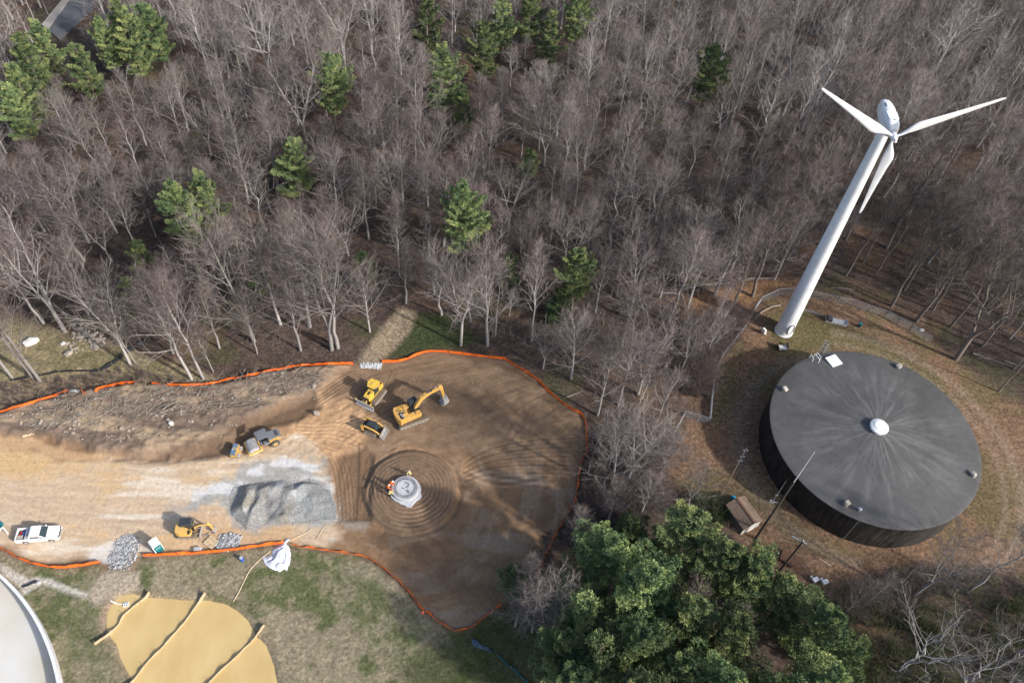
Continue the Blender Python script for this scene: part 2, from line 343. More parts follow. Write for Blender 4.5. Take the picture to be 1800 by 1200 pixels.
# ---------------------------------------------------------------- the ground sheet
def axis(segs):
    out = [segs[0][0]]
    for a, b, st in segs:
        n = max(1, int(round((b - a) / st))); out += list(np.linspace(a, b, n + 1)[1:])
    return np.array(out)
GX = axis([(-700, -200, 60), (-200, -80, 3), (-80, -68, .6), (-68, 42, .2), (42, 80, .45), (80, 200, 3), (200, 700, 60)])
GY = axis([(-300, 0, 30), (0, 20, 2), (20, 96, .2), (96, 130, 1.2), (130, 260, 3), (260, 900, 60)])
X, Y = np.meshgrid(GX, GY); xs = X.ravel(); ys = Y.ravel()
Z = gh(xs, ys)
def mixc(c, col, m):
    col = np.asarray(col, float)
    return c * (1 - m[:, None]) + col * m[:, None]
def TL(pts, wd=.22, par=0.0):
    P = np.array([[p.x, p.y] for p in smooth_line2([(*rel(a, b_), 0) for a, b_ in pts])])
    return P, wd
def smooth_line2(pts, n=6):
    P = [Vector(p) for p in pts]; out = []
    for i in range(len(P) - 1):
        p0, p1, p2, p3 = P[max(i - 1, 0)], P[i], P[i + 1], P[min(i + 2, len(P) - 1)]
        for k in range(n):
            u = k / n; out.append(.5 * ((2 * p1) + (-p0 + p2) * u + (2 * p0 - 5 * p1 + 4 * p2 - p3) * u * u + (-p0 + 3 * p1 - 3 * p2 + p3) * u ** 3))
    out.append(P[-1]); return out
TRACKS = []
for k in range(5):
    TRACKS.append(TL([(548 + 8 * k, 778 + 3 * k), (575 + 7 * k, 800), (588 + 7 * k, 835), (592 + 7 * k, 880), (594 + 7 * k, 912)], .2))
    TRACKS.append(TL([(520, 742 + 7 * k), (560, 745 + 6 * k), (600, 742 + 8 * k), (640, 755 + 9 * k)], .18))
    TRACKS.append(TL([(690 + 25 * k, 650 + 4 * k), (670 + 22 * k, 690 + 3 * k), (640 + 14 * k, 722 + 4 * k), (590 + 8 * k, 745 + 2 * k)], .22))
    if k < 2: TRACKS.append(TL([(815 + 47 * k, 830 + 4 * k), (880 + 30 * k, 850 - 9 * k), (960 + 10 * k, 838 + 9 * k)], .4))
    TRACKS.append(TL([(1010, 770 + 16 * k), (930, 775 + 14 * k), (860, 790 + 11 * k), (815, 815 + 8 * k)], .24))
    TRACKS.append(TL([(560, 690 + 6 * k), (590 + 4 * k, 668 + 4 * k), (625 + 5 * k, 650 + 2 * k)], .2))
def ground_col(xs, ys):
    n1 = fbm(xs * .18, ys * .18, 101, 4); n2 = fbm(xs * .9, ys * .9, 103, 3); n3 = fbm(xs * 3, ys * 3, 105, 2)
    c = np.array([.078, .057, .047]) * (0.6 + .8 * n2)[:, None]
    c = mixc(c, (.17, .105, .065), ss(.55, .75, n1) * .55)
    # green ground cover in the wood
    c = mixc(c, (.07, .08, .03), ss(.62, .72, fbm(xs * .12 + 9, ys * .12, 107, 3)) * .35)
    # leaf covered yard round the tank
    ty = zone(TANKYARD, xs, ys, 1.5, 1.2, 12)
    yard = np.array([.178, .112, .072]) * (.62 + .7 * n3)[:, None] * (.8 + .35 * n1)[:, None]
    rt = np.hypot(xs - TANK[0], ys - TANK[1])
    gm = ss(.50, .66, fbm(xs * .14, ys * .14, 111, 4)) * .55
    gm = np.maximum(gm, zone(P_([(1350, 555), (1400, 545), (1490, 570), (1560, 600), (1640, 650), (1700, 720), (1640, 690), (1540, 625), (1470, 612), (1400, 640), (1350, 620)]), xs, ys, 1.6, 1.5, 14) * .85)
    gm = np.maximum(gm, zone(P_([(1262, 650), (1290, 620), (1300, 700), (1265, 745), (1250, 740)]), xs, ys, 1.2, 1, 15) * .7)
    gm = np.maximum(gm, zone(P_([(1310, 800), (1360, 890), (1450, 950), (1520, 970), (1500, 990), (1400, 960), (1310, 880)]), xs, ys, 1.2, 1, 16) * .6)
    gm = np.maximum(gm, (1 - ss(17, 24, rt)) * (xs > TANK[0] + 8) * ss(.42, .68, n1) * .42)
    yard = mixc(yard, (.085, .088, .035), gm * (.6 + .4 * n3))
    arc = np.exp(-((rt - 24.2) / .9) ** 2) + .8 * np.exp(-((rt - 21.8) / .6) ** 2)
    yard = mixc(yard, (.30, .235, .18), np.clip(arc * .35 * (xs > TANK[0]), 0, 1))
    yard = mixc(yard, (.20, .155, .12), np.exp(-((rt - 18.6) / 1.1) ** 2) * .5 * (xs < TANK[0] - 3))
    c = c * (1 - ty[:, None]) + yard * ty[:, None]
    # orange brown leaf litter outside the yard fence
    c = mixc(c, (.27, .155, .08), zone(P_([(1215, 520), (1330, 490), (1420, 495), (1345, 515), (1310, 555), (1290, 580), (1200, 560)]), xs, ys, 1.2, 1, 17) * .8)
    # meadow at the left edge
    me_ = zone(MEADOW, xs, ys, 1.2, 1.2, 18)
    mc = np.array([.24, .195, .115]) * (.7 + .6 * n2)[:, None]; mc = mixc(mc, (.125, .112, .055), ss(.46, .66, fbm(xs * .22, ys * .22, 113, 3)) * .7)
    c = c * (1 - me_[:, None]) + mc * me_[:, None]
    c = mixc(c, (.17, .125, .095), zone(P_([(-40, 690), (60, 670), (200, 655), (330, 668), (245, 674), (140, 684), (0, 722), (-40, 735)]), xs, ys, .8, .8, 19) * .75)
    c = mixc(c, (.045, .06, .022), zone(GREENN, xs, ys, 1, .8, 20) * (.7 + .3 * n3))
    c = mixc(c, (.30, .235, .16), zone(PATHN, xs, ys, .8, .5, 21) * .85)
    # grass bank
    gz = zone(GRASS, xs, ys, .5, .3, 13)
    gf = fbm(xs * .16, ys * .16, 121, 4); straw = np.array([.235, .200, .135]) * (.66 + .6 * n3)[:, None] * (.8 + .4 * n2)[:, None]; green = np.array([.098, .108, .050]) * (.66 + .66 * n3)[:, None]
    gmask = ss(.44, .60, gf + .18 * (n2 - .5))
    for pg, k in (([(520, 990), (580, 970), (640, 1000), (720, 1070), (760, 1130), (740, 1200), (640, 1110), (560, 1060), (470, 1040), (440, 1010)], .9), ([(80, 1050), (150, 1040), (190, 1130), (200, 1200), (110, 1200), (100, 1130)], .8), ([(20, 970), (120, 1010), (180, 1020), (160, 1040), (60, 1010)], .7), ([(330, 980), (440, 975), (420, 1000), (330, 1010)], .6)):
        gmask = np.maximum(gmask * .98, zone(P_(pg), xs, ys, 2.2, 2.2, 24) * k * (.55 + .6 * gf))
    gmask = np.clip(gmask * (.42 + .95 * ss(.32, .62, fbm(xs * .8, ys * .8, 127, 4))), 0, 1)
    gc = straw * (1 - gmask[:, None]) + green * gmask[:, None]
    c = c * (1 - gz[:, None]) + gc * gz[:, None]
    c = mixc(c, (.040, .052, .018), zone(P_([(880, 1070), (930, 1030), (1050, 1100), (1100, 1300), (820, 1300), (700, 1180), (790, 1110)]), xs, ys, 2.5, 1.5, 25) * .8)  # dark green with the pines' cast shade painted into the grass colour
    # bare tan spots by the pond and the outfall
    c = mixc(c, (.36, .30, .23), zone(P_([(185, 1000), (250, 1000), (255, 1035), (230, 1045), (205, 1052), (180, 1065), (160, 1060), (150, 1045)]), xs, ys, .6, .8, 26) * .85)
    c = mixc(c, (.27, .20, .15), zone(P_([(180, 1060), (205, 1045), (260, 1045), (245, 1090), (200, 1125), (178, 1110)]), xs, ys, .8, .6, 27) * .85)
    c = mixc(c, (.50, .46, .41), zone(P_([(0, 990), (50, 1020), (68, 1016), (90, 1020), (125, 1035), (155, 1045), (152, 1052), (110, 1040), (75, 1028), (55, 1040), (42, 1045), (35, 1035), (0, 1002)]), xs, ys, .35, .35, 28) * .85)
    # construction ground
    site = zone(SITE, xs, ys, .5, .35)
    pol = np.hypot(xs - CX, ys - CY); th = np.arctan2(ys - CY, xs - CX)
    sc_ = np.array([.222, .138, .080]) * (.72 + .56 * fbm(xs * .5, ys * .5, 131, 4))[:, None]
    stre = fbm(pol * .9 + 3 * n1, th * 3.5, 133, 4)
    sc_ = mixc(sc_, (.33, .245, .17), ss(.50, .72, stre) * .45)
    sc_ = mixc(sc_, (.31, .25, .19), ss(.56, .70, fbm(xs * .09 + 3, ys * .42, 161, 4)) * .45)
    sc_ = mixc(sc_, (.135, .085, .052), ss(.55, .75, fbm(xs * .13, ys * .2, 135, 3)) * .5)
    nd = zone(NORTHD, xs, ys, 1.2, 1, 7)
    ang = .5 * (fbm(xs * .06, ys * .06, 47, 2)) + .35; uu = xs * np.cos(ang) + ys * np.sin(ang); vv = -xs * np.sin(ang) + ys * np.cos(ang)
    sn = fbm(uu * .2, vv * 1.3, 137, 4)
    ndc = np.array([.190, .128, .082]) * (.7 + .55 * n2)[:, None]; ndc = mixc(ndc, (.28, .195, .125), ss(.5, .75, sn) * .45)
    sc_ = sc_ * (1 - nd[:, None]) + ndc * nd[:, None]
    og = zone(ORANGE, xs, ys, 1.5, 1.2, 8); oc = np.array([.46, .29, .162]) * (.7 + .6 * n2)[:, None]
    sc_ = sc_ * (1 - og[:, None] * .85) + oc * og[:, None] * .85
    rd = zone(ROAD, xs, ys, .9, 1.0, 9)
    rs = fbm(xs * .10, (ys + 1.5 * np.sin(xs * .07)) * .55, 139, 4)
    rc = np.array([.49, .375, .26]) * (.82 + .3 * fbm(xs * .4, ys * 1.8, 141, 3))[:, None]
    rc = mixc(rc, (.52, .36, .20), ss(.52, .68, fbm(xs * .16, ys * .3, 143, 4)) * .75)
    rc = mixc(rc, (.64, .575, .49), ss(.52, .66, rs) * .6)
    rc = mixc(rc, (.50, .34, .175), zone(P_([(-40, 786), (40, 788), (100, 808), (70, 830), (20, 838), (-40, 838)]), xs, ys, .8, .6, 30) * .8)
    rc = mixc(rc, (.47, .30, .16), zone(P_([(350, 895), (420, 905), (520, 920), (520, 955), (400, 960), (330, 940)]), xs, ys, 1.2, 1, 31) * .7)
    sc_ = sc_ * (1 - rd[:, None]) + rc * rd[:, None]
    gv = zone(GRAVELFLAT, xs, ys, 1.0, 2.2, 32); gg = np.array([.33, .325, .305]) * (.7 + .6 * fbm(xs * .5, ys * 1.2, 145, 4))[:, None]
    gg = mixc(gg, (.58, .59, .59), ss(.5, .62, fbm(xs * .25, ys * .6, 147, 4)) * .8)
    sc_ = sc_ * (1 - gv[:, None] * .95) + gg * gv[:, None] * .95
    sc_ = mixc(sc_, (.31, .30, .28), zone(P_([(400, 868), (410, 850), (470, 842), (560, 844), (596, 875), (600, 918), (520, 924), (470, 928), (430, 938), (408, 925)]), xs, ys, .7, 1.0, 88) * .8)
    sc_ = mixc(sc_, (.60, .58, .55), zone(P_([(160, 965), (230, 945), (250, 955), (200, 985), (165, 985)]), xs, ys, .5, .8, 33) * .7)
    deb = zone(DEBRIS, xs, ys, .7, .8, 2); dc = np.array([.175, .130, .100]) * (.5 + .95 * fbm(xs * 1.1, ys * 1.8, 149, 4))[:, None]
    dc = mixc(dc, (.36, .27, .18), ss(.5, .66, fbm(xs * .12, ys * .4, 151, 4)) * .7)
    dc = mixc(dc, (.10, .075, .06), ss(.56, .7, fbm(xs * .35 + 5, ys * .6, 153, 3)) * .6)
    sc_ = sc_ * (1 - deb[:, None]) + dc * deb[:, None]
    sc_ = mixc(sc_, (.135, .090, .060), zone(DARKBANK, xs, ys, .7, .6, 4) * .85)
    sc_ = mixc(sc_, (.46, .31, .175), zone(P_([(-40, 768), (60, 774), (110, 790), (190, 803), (180, 812), (100, 806), (60, 790), (-40, 788)]), xs, ys, .4, .4, 34) * .85)
    st = zone(STRIP, xs, ys, .4, .3, 10); sc_ = mixc(sc_, (.155, .100, .062), st * .75); sc_ = mixc(sc_, (.06, .04, .028), np.exp(-(ldist(P_([(631, 780), (630, 850), (626, 913)]), xs, ys) / .16) ** 2) * .8)
    md = 1 - ss(6.4, 7.1, pol); mcx = np.array([.185, .124, .080]) * (.75 + .5 * n2)[:, None]; rr = pol + .35 * (fbm(xs * .22, ys * .22, 31, 2) - .5) + .14 * th / math.pi
    mcx = mcx * (1 + .11 * np.sin(rr * 2 * math.pi / .60 + 2.2 * (vn(xs * .5, ys * .5, 38) - .5)) * (.4 + 1.2 * vn(xs * .7, ys * .7, 35)) * np.clip(pol / 3, 0, 1))[:, None]
    sc_ = sc_ * (1 - md[:, None]) + mcx * md[:, None]
    for ln_, wd_ in TRACKS:
        bb = ldist(ln_, xs, ys) if len(xs) < 60000 else None
        x0, y0 = ln_.min(0) - 2; x1, y1 = ln_.max(0) + 2; q = (xs > x0) & (xs < x1) & (ys > y0) & (ys < y1)
        if not q.any(): continue
        dq = ldist(ln_, xs[q] + .3 * (n1[q] - .5), ys[q]); k = np.exp(-(dq / (wd_ * .55)) ** 2) * (.35 + .55 * vn(xs[q] * .5, ys[q] * .5, 37)); k2 = np.exp(-((dq - wd_ * 1.3) / (wd_ * .5)) ** 2) * .25
        sc_[q] = sc_[q] * (1 - .34 * k[:, None]) * (1 + k2[:, None])
    sc_ = mixc(sc_, (.30, .27, .24), zone(P_([(600, 915), (650, 920), (640, 935), (610, 930)]), xs, ys, .4, .6, 35) * .6)
    c = c * (1 - site[:, None]) + sc_ * site[:, None]
    c = mixc(c, (.20, .145, .095), zone(POND * 1.0 + 0, xs, ys, 1.8, .3, 11) * .75)
    c = mixc(c, (.36, .27, .15), zone(POND, xs, ys, .5, .18, 11) * .9)
    return c
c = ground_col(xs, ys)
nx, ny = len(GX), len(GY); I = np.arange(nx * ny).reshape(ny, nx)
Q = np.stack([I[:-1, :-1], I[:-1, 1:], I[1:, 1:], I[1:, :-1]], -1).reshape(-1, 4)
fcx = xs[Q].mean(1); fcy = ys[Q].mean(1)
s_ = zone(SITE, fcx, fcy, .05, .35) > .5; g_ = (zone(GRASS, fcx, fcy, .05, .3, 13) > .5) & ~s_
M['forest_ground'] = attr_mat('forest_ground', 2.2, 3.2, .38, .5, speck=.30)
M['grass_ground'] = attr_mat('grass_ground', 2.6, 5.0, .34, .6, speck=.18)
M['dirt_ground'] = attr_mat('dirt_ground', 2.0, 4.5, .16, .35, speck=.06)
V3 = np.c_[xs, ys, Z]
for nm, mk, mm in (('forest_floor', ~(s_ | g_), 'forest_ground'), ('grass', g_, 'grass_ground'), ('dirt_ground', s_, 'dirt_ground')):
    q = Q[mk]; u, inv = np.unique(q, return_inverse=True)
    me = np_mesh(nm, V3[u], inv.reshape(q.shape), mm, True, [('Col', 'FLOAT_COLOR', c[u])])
    o = bpy.data.objects.new(nm, me); COL.objects.link(o); tag(o, kind='structure')
# pond water
def flat(name, poly, z, m, kind='structure', th=0.0):
    b = MB()
    if th: b.prism([tuple(p) for p in poly], z - th, z, 'z')
    else: b.add([(p[0], p[1], z) for p in poly], [tuple(range(len(poly)))])
    return tag(b.build(name, m), kind=kind)
wm = mat('muddy_water', (.56, .42, .215), .12, spec=.5); M['muddy_water'] = wm
nn = wm.node_tree; tcw = nn.nodes.new('ShaderNodeNewGeometry'); nzw = nn.nodes.new('ShaderNodeTexNoise'); nzw.inputs['Scale'].default_value = 1.5; bpw = nn.nodes.new('ShaderNodeBump'); bpw.inputs['Strength'].default_value = .04
nn.links.new(tcw.outputs['Position'], nzw.inputs['Vector']); nn.links.new(nzw.outputs['Fac'], bpw.inputs['Height']); nn.links.new(bpw.outputs['Normal'], nn.nodes['Principled BSDF'].inputs['Normal'])
pw = POND.copy(); pc = pw.mean(0); pw = pc + (pw - pc) * 1.08
flat('pond_water', pw, -.22, 'muddy_water')
for tpl in ((.5, .045),):
    nz2 = nn.nodes.new('ShaderNodeTexNoise'); nz2.inputs['Scale'].default_value = .35; nz2.inputs['Detail'].default_value = 6; mp2 = nn.nodes.new('ShaderNodeMapping'); mp2.inputs['Scale'].default_value = (1, .45, 1); nn.links.new(tcw.outputs['Position'], mp2.inputs[0]); nn.links.new(mp2.outputs[0], nz2.inputs['Vector']); cr = nn.nodes.new('ShaderNodeValToRGB'); cr.color_ramp.elements[0].position = .35; cr.color_ramp.elements[1].position = .7; cr.color_ramp.elements[0].color = (.50, .36, .155, 1); cr.color_ramp.elements[1].color = (.58, .43, .205, 1); nn.links.new(nz2.outputs['Fac'], cr.inputs[0]); nn.links.new(cr.outputs[0], nn.nodes['Principled BSDF'].inputs['Base Color'])
# road behind the wood, top left
flat('road', P_([(86, 54), (95, 40), (125, 0), (150, -40), (200, -40), (160, 22), (105, 72)]), .30, 'asphalt', th=.3)
flat('pavement', P_([(74, 46), (86, 54), (125, 0), (150, -40), (137, -40), (112, 0)]), .42, 'kerb', th=.4)
# concrete basin lower left
bc = (-82.43, 4.61); br = 36.68
a0 = np.linspace(R_(-20), R_(100), 90)
b = MB(); v = []; f = []
for a in a0:
    ca, sa = math.cos(a), math.sin(a)
    for r_, z_ in ((br - .35, -.9), (br - .35, 1.15), (br + .02, 1.15), (br + .02, -.3)): v.append((bc[0] + ca * r_, bc[1] + sa * r_, z_))
for i in range(len(a0) - 1):
    for k in range(4): f.append((i * 4 + k, i * 4 + (k + 1) % 4, i * 4 + 4 + (k + 1) % 4, i * 4 + 4 + k))
f += [(0, 1, 2, 3), tuple(len(v) - 4 + k for k in (3, 2, 1, 0))]
b.add(v, f); bw = b.build('basin_wall', 'concrete_wall'); tag(bw, 'curved pale concrete wall round the basin in the lower left corner', 'wall')
b = MB(); b.add([(bc[0], bc[1], -.8)] + [(bc[0] + math.cos(a) * (br - .3), bc[1] + math.sin(a) * (br - .3), -.8) for a in np.linspace(0, 2 * math.pi, 181)[:-1]], [(0, i, i % 180 + 1) for i in range(1, 181)])
tag(b.build('concrete_slab', 'pale_concrete'), kind='structure')

# the compacted ring mound round the new foundation, on a finer mesh
rr0 = np.linspace(0, 7.9, 150); tt0 = np.linspace(0, 2 * math.pi, 361)[:-1]; RR, TT = np.meshgrid(rr0, tt0); mxs = (CX + RR * np.cos(TT)).ravel(); mys = (CY + RR * np.sin(TT)).ravel()
mz = gh(mxs, mys) + .03 - .10 * ss(7.3, 7.9, RR.ravel()); I2 = np.arange(360 * 150).reshape(360, 150); J2 = np.roll(I2, -1, 0)
Q2 = np.stack([I2[:, :-1], I2[:, 1:], J2[:, 1:], J2[:, :-1]], -1).reshape(-1, 4)
me = np_mesh('earth_mound', np.c_[mxs, mys, mz], Q2, 'dirt_ground', True, [('Col', 'FLOAT_COLOR', ground_col(mxs, mys))]); o = bpy.data.objects.new('earth_mound', me); COL.objects.link(o); tag(o, kind='structure')
# ---------------------------------------------------------------- water tank
tx_, ty_ = TANK; TH = 6.0
t = thing('water_tank', 'wide round black water tank with a grey conical roof', 'water tank', (tx_, ty_, 0))
tm = mat('tank_wall', (.030, .030, .032), .75); M['tank_wall'] = tm
n = tm.node_tree; L = n.links; tc = n.nodes.new('ShaderNodeTexCoord'); mp = n.nodes.new('ShaderNodeMapping'); mp.inputs['Scale'].default_value = (1.2, 1.2, .12); nz = n.nodes.new('ShaderNodeTexNoise'); nz.inputs['Scale'].default_value = 2.6; nz.inputs['Detail'].default_value = 6
L.new(tc.outputs['Object'], mp.inputs[0]); L.new(mp.outputs[0], nz.inputs['Vector']); rp = n.nodes.new('ShaderNodeValToRGB'); rp.color_ramp.elements[0].color = (.008, .009, .011, 1); rp.color_ramp.elements[0].position = .4; rp.color_ramp.elements[1].color = (.052, .043, .035, 1); rp.color_ramp.elements[1].position = .72
L.new(nz.outputs['Fac'], rp.inputs[0]); L.new(rp.outputs[0], n.nodes['Principled BSDF'].inputs['Base Color'])
b = MB(); b.lathe([(TR - .06, -.3), (TR - .06, TH - .12)], 160)
b.build('wall', 'tank_wall', t, True)
rm = mat('tank_roof', (.115, .118, .125), .62, spec=.35); M['tank_roof'] = rm
n = rm.node_tree; L = n.links; tc = n.nodes.new('ShaderNodeTexCoord'); sx = n.nodes.new('ShaderNodeSeparateXYZ'); L.new(tc.outputs['Object'], sx.inputs[0])
at2 = n.nodes.new('ShaderNodeMath'); at2.operation = 'ARCTAN2'; L.new(sx.outputs['Y'], at2.inputs[0]); L.new(sx.outputs['X'], at2.inputs[1])
ln = n.nodes.new('ShaderNodeVectorMath'); ln.operation = 'LENGTH'; fl = n.nodes.new('ShaderNodeVectorMath'); fl.operation = 'MULTIPLY'; fl.inputs[1].default_value = (1, 1, 0); L.new(tc.outputs['Object'], fl.inputs[0]); L.new(fl.outputs[0], ln.inputs[0])
vec = n.nodes.new('ShaderNodeVectorMath'); vec.operation = 'NORMALIZE'; L.new(fl.outputs[0], vec.inputs[0])
sc1 = n.nodes.new('ShaderNodeMath'); sc1.operation = 'MULTIPLY'; sc1.inputs[1].default_value = .022; L.new(ln.outputs['Value'], sc1.inputs[0])
cb = n.nodes.new('ShaderNodeCombineXYZ'); sv = n.nodes.new('ShaderNodeSeparateXYZ'); L.new(vec.outputs[0], sv.inputs[0]); L.new(sv.outputs['X'], cb.inputs[0]); L.new(sv.outputs['Y'], cb.inputs[1]); L.new(sc1.outputs[0], cb.inputs[2])
nr = n.nodes.new('ShaderNodeTexNoise'); nr.inputs['Scale'].default_value = 7; nr.inputs['Detail'].default_value = 4; nr.inputs['Roughness'].default_value = .7; L.new(cb.outputs[0], nr.inputs['Vector'])
nb = n.nodes.new('ShaderNodeTexNoise'); nb.inputs['Scale'].default_value = .16; nb.inputs['Detail'].default_value = 4; L.new(tc.outputs['Object'], nb.inputs['Vector'])
r1 = n.nodes.new('ShaderNodeMapRange'); r1.inputs[1].default_value = .47; r1.inputs[2].default_value = .70; r1.inputs[3].default_value = 0; r1.inputs[4].default_value = 1; L.new(nr.outputs['Fac'], r1.inputs[0])
fade = n.nodes.new('ShaderNodeMapRange'); fade.inputs[1].default_value = 15; fade.inputs[2].default_value = 1; fade.inputs[3].default_value = .15; fade.inputs[4].default_value = 1.1; L.new(ln.outputs['Value'], fade.inputs[0])
mm = n.nodes.new('ShaderNodeMath'); mm.operation = 'MULTIPLY'; L.new(r1.outputs[0], mm.inputs[0]); L.new(fade.outputs[0], mm.inputs[1])
nf = n.nodes.new('ShaderNodeTexNoise'); nf.inputs['Scale'].default_value = 1.2; nf.inputs['Detail'].default_value = 8; nf.inputs['Roughness'].default_value = .6; L.new(tc.outputs['Object'], nf.inputs['Vector'])
mx = n.nodes.new('ShaderNodeMix'); mx.data_type = 'RGBA'; mx.inputs[6].default_value = (.076, .075, .074, 1); mx.inputs[7].default_value = (.165, .163, .16, 1); L.new(mm.outputs[0], mx.inputs[0])
r2 = n.nodes.new('ShaderNodeMapRange'); r2.inputs[1].default_value = .3; r2.inputs[2].default_value = .7; r2.inputs[3].default_value = .88; r2.inputs[4].default_value = 1.12; L.new(nf.outputs['Fac'], r2.inputs[0])
r3 = n.nodes.new('ShaderNodeMapRange'); r3.inputs[1].default_value = .3; r3.inputs[2].default_value = .7; r3.inputs[3].default_value = .85; r3.inputs[4].default_value = 1.2; L.new(nb.outputs['Fac'], r3.inputs[0])
m2 = n.nodes.new('ShaderNodeMath'); m2.operation = 'MULTIPLY'; L.new(r2.outputs[0], m2.inputs[0]); L.new(r3.outputs[0], m2.inputs[1])
sc2 = n.nodes.new('ShaderNodeVectorMath'); sc2.operation = 'SCALE'; L.new(mx.outputs[2], sc2.inputs[0]); L.new(m2.outputs[0], sc2.inputs['Scale']); L.new(sc2.outputs[0], n.nodes['Principled BSDF'].inputs['Base Color'])
RISE = 1.5
rz_ = lambda r: TH + RISE * (1 - (r / TR) ** 1.15)
b = MB(); b.lathe([(TR, TH - .16), (TR, TH - .02), (TR - .12, TH + .02)] + [(TR * k / 24, rz_(TR * k / 24)) for k in range(23, 0, -1)] + [(.02, TH + RISE)], 200)
b.build('roof', 'tank_roof', t, True)
b = MB(); b.lathe([(1.15, 0), (1.18, .42), (1.34, .46), (1.36, .56), (1.25, .66), (.85, .76), (.80, .84), (.30, .92), (.05, .94)], 48, (0, 0, TH + RISE - .08)); b.build('vent_cap', 'white_paint', t, True)
def roofpt(px, py):
    x, y = rel(px, py, TH + .5)
    for _ in range(3): x, y = rel(px, py, rz_(math.hypot(x - tx_, y - ty_)))
    return x - tx_, y - ty_, rz_(math.hypot(x - tx_, y - ty_))
for px, py in ((1377, 684), (1580, 645), (1486, 887), (1710, 836)):
    x, y, z = roofpt(px, py); a = math.atan2(y, x); b = MB()
    prof = [(.02, 0), (.34, 0), (.36, .35)] + [(.36 * math.cos(q), .42 + .3 * math.sin(q)) for q in (0, .4, .8, 1.2)] + [(.02, .73)]
    b.lathe(prof, 18, (0, 0, 0)); b.prism([(-.2, .28), (.62, .34), (.60, .52), (.42, .66), (-.1, .70)], -.30, .30)
    o = b.build('roof_vent', 'vent_beige', t, True); o.location = (x, y, z - .03); o.rotation_euler = (0, 0, a + 2.6)
x, y, z = roofpt(1509, 897); b = MB(); b.lathe([(.18, 0), (.18, .45), (.30, .5), (.30, .62), (.1, .72)], 14, (x, y, z)); b.build('small_vent', 'galv', t, True)
x, y, z = roofpt(1465, 635); b = MB(); b.box((0, 0, .12), (1.95, 1.95, .22)); b.box((-.55, .35, .28), (.14, .8, .06)); o = b.build('hatch_cover', 'white_paint', t); o.location = (x, y, z + .02); o.rotation_euler = (0, 0, head((1443, 629), (1457, 646)) )
# ladder cage over the rim and short rails beside it
x, y, z = roofpt(1451, 622); a = math.atan2(y, x); b = MB(); nx_, ny_ = math.cos(a), math.sin(a)
rim = Vector((math.cos(a) * TR, math.sin(a) * TR, 0)); out = Vector((nx_, ny_, 0)); sd_ = Vector((-ny_, nx_, 0))
for zz in (2.6, 3.6, 4.6, 5.6, 6.5, 7.3, 8.0):
    b.tube([rim + out * (.15 + .42 - .42 * math.cos(q) ) + sd_ * .45 * math.sin(q) * 1.0 + Vector((0, 0, zz)) for q in [2 * math.pi * i / 14 for i in range(15)]], .032, 5, False)
for q in (.9, 2.2, 3.14, 4.1, 5.4): 
    p = rim + out * (.57 - .42 * math.cos(q)) + sd_ * .45 * math.sin(q); b.tube([p + Vector((0, 0, 2.4)), p + Vector((0, 0, 8.0))], .026, 4)
for s in (-.22, .22): b.tube([rim + out * .15 + sd_ * s + Vector((0, 0, .2)), rim + out * .15 + sd_ * s + Vector((0, 0, 7.2)), rim - out * .5 + sd_ * s + Vector((0, 0, 7.2)), rim - out * .6 + sd_ * s + Vector((0, 0, 6.1))], .03, 5)
for k in range(18): b.tube([rim + out * .15 - sd_ * .22 + Vector((0, 0, .5 + k * .32)), rim + out * .15 + sd_ * .22 + Vector((0, 0, .5 + k * .32))], .018, 4)
b.build('ladder_cage', 'galv', t)
for (p0, p1) in (((1423, 628), (1427, 636)), ((1434, 625), (1440, 633)), ((1430, 627), (1438, 638))):
    A = Vector(roofpt(*p0)); B_ = Vector(roofpt(*p1)); b = MB(); b.tube([A + Vector((0, 0, .05)), A + Vector((0, 0, .8)), B_ + Vector((0, 0, .8)), B_ + Vector((0, 0, .05))], .06, 6); b.build('guard_rail', 'white_paint', t)
# hoops of mid wall scratches: conduit running down the wall
A = Vector(roofpt(1511, 912)); q = math.atan2(A.y, A.x); b = MB(); b.tube([(math.cos(q) * (TR + .05), math.sin(q) * (TR + .05), 0.1), (math.cos(q) * (TR + .05), math.sin(q) * (TR + .05), TH)], .035, 5); b.build('conduit', 'galv', t)

# ---------------------------------------------------------------- wind turbine
bx_, by_ = rel(1377.5, 581)
t = thing('wind_turbine', 'tall white three-bladed wind turbine standing behind the round tank', 'wind turbine', (bx_, by_, 0))
BSG = 1; HH = 43.35; YAW = -1.59; TILT = .026; BL = 12.75; PHI = 2.663
b = MB(); b.lathe([(1.60, -.1), (1.60, .1), (1.50, .14), (1.50, .3)] , 48); b.lathe([(1.48, .3), (.74, HH - 1.25)], 64); b.lathe([(.82, HH - 1.28), (.82, HH - .9)], 48); b.build('tower', 'turbine_white', t, True)
for zz in (15, 29):
    r_ = 1.48 + (.74 - 1.48) * (zz - .3) / (HH - 1.55); b = MB(); b.lathe([(r_ + .012, zz - .05), (r_ + .012, zz + .05)], 64); b.build('flange', 'turbine_white', t, True)
a = math.atan2(-by_, -bx_) + .75  # door faces the photographer
dv = Vector((math.cos(a), math.sin(a), 0)); sv_ = Vector((-dv.y, dv.x, 0)); b = MB()
def oval(wd, z0, z1, dist, nn=20): return [dv * (dist - .25 * (abs(math.cos(q)) * wd) ** 2) + sv_ * wd * math.cos(q) + Vector((0, 0, (z0 + z1) / 2 + (z1 - z0) / 2 * math.sin(q))) for q in [2 * math.pi * i / nn for i in range(nn)]]
o1 = oval(.45, .9, 3.2, 1.50); o0 = oval(.45, .9, 3.2, 1.30); b.add(o0 + o1, [tuple(range(20, 40))] + [(i, (i + 1) % 20, (i + 1) % 20 + 20, i + 20) for i in range(20)]); dr = b.build('door', 'turbine_white', t)
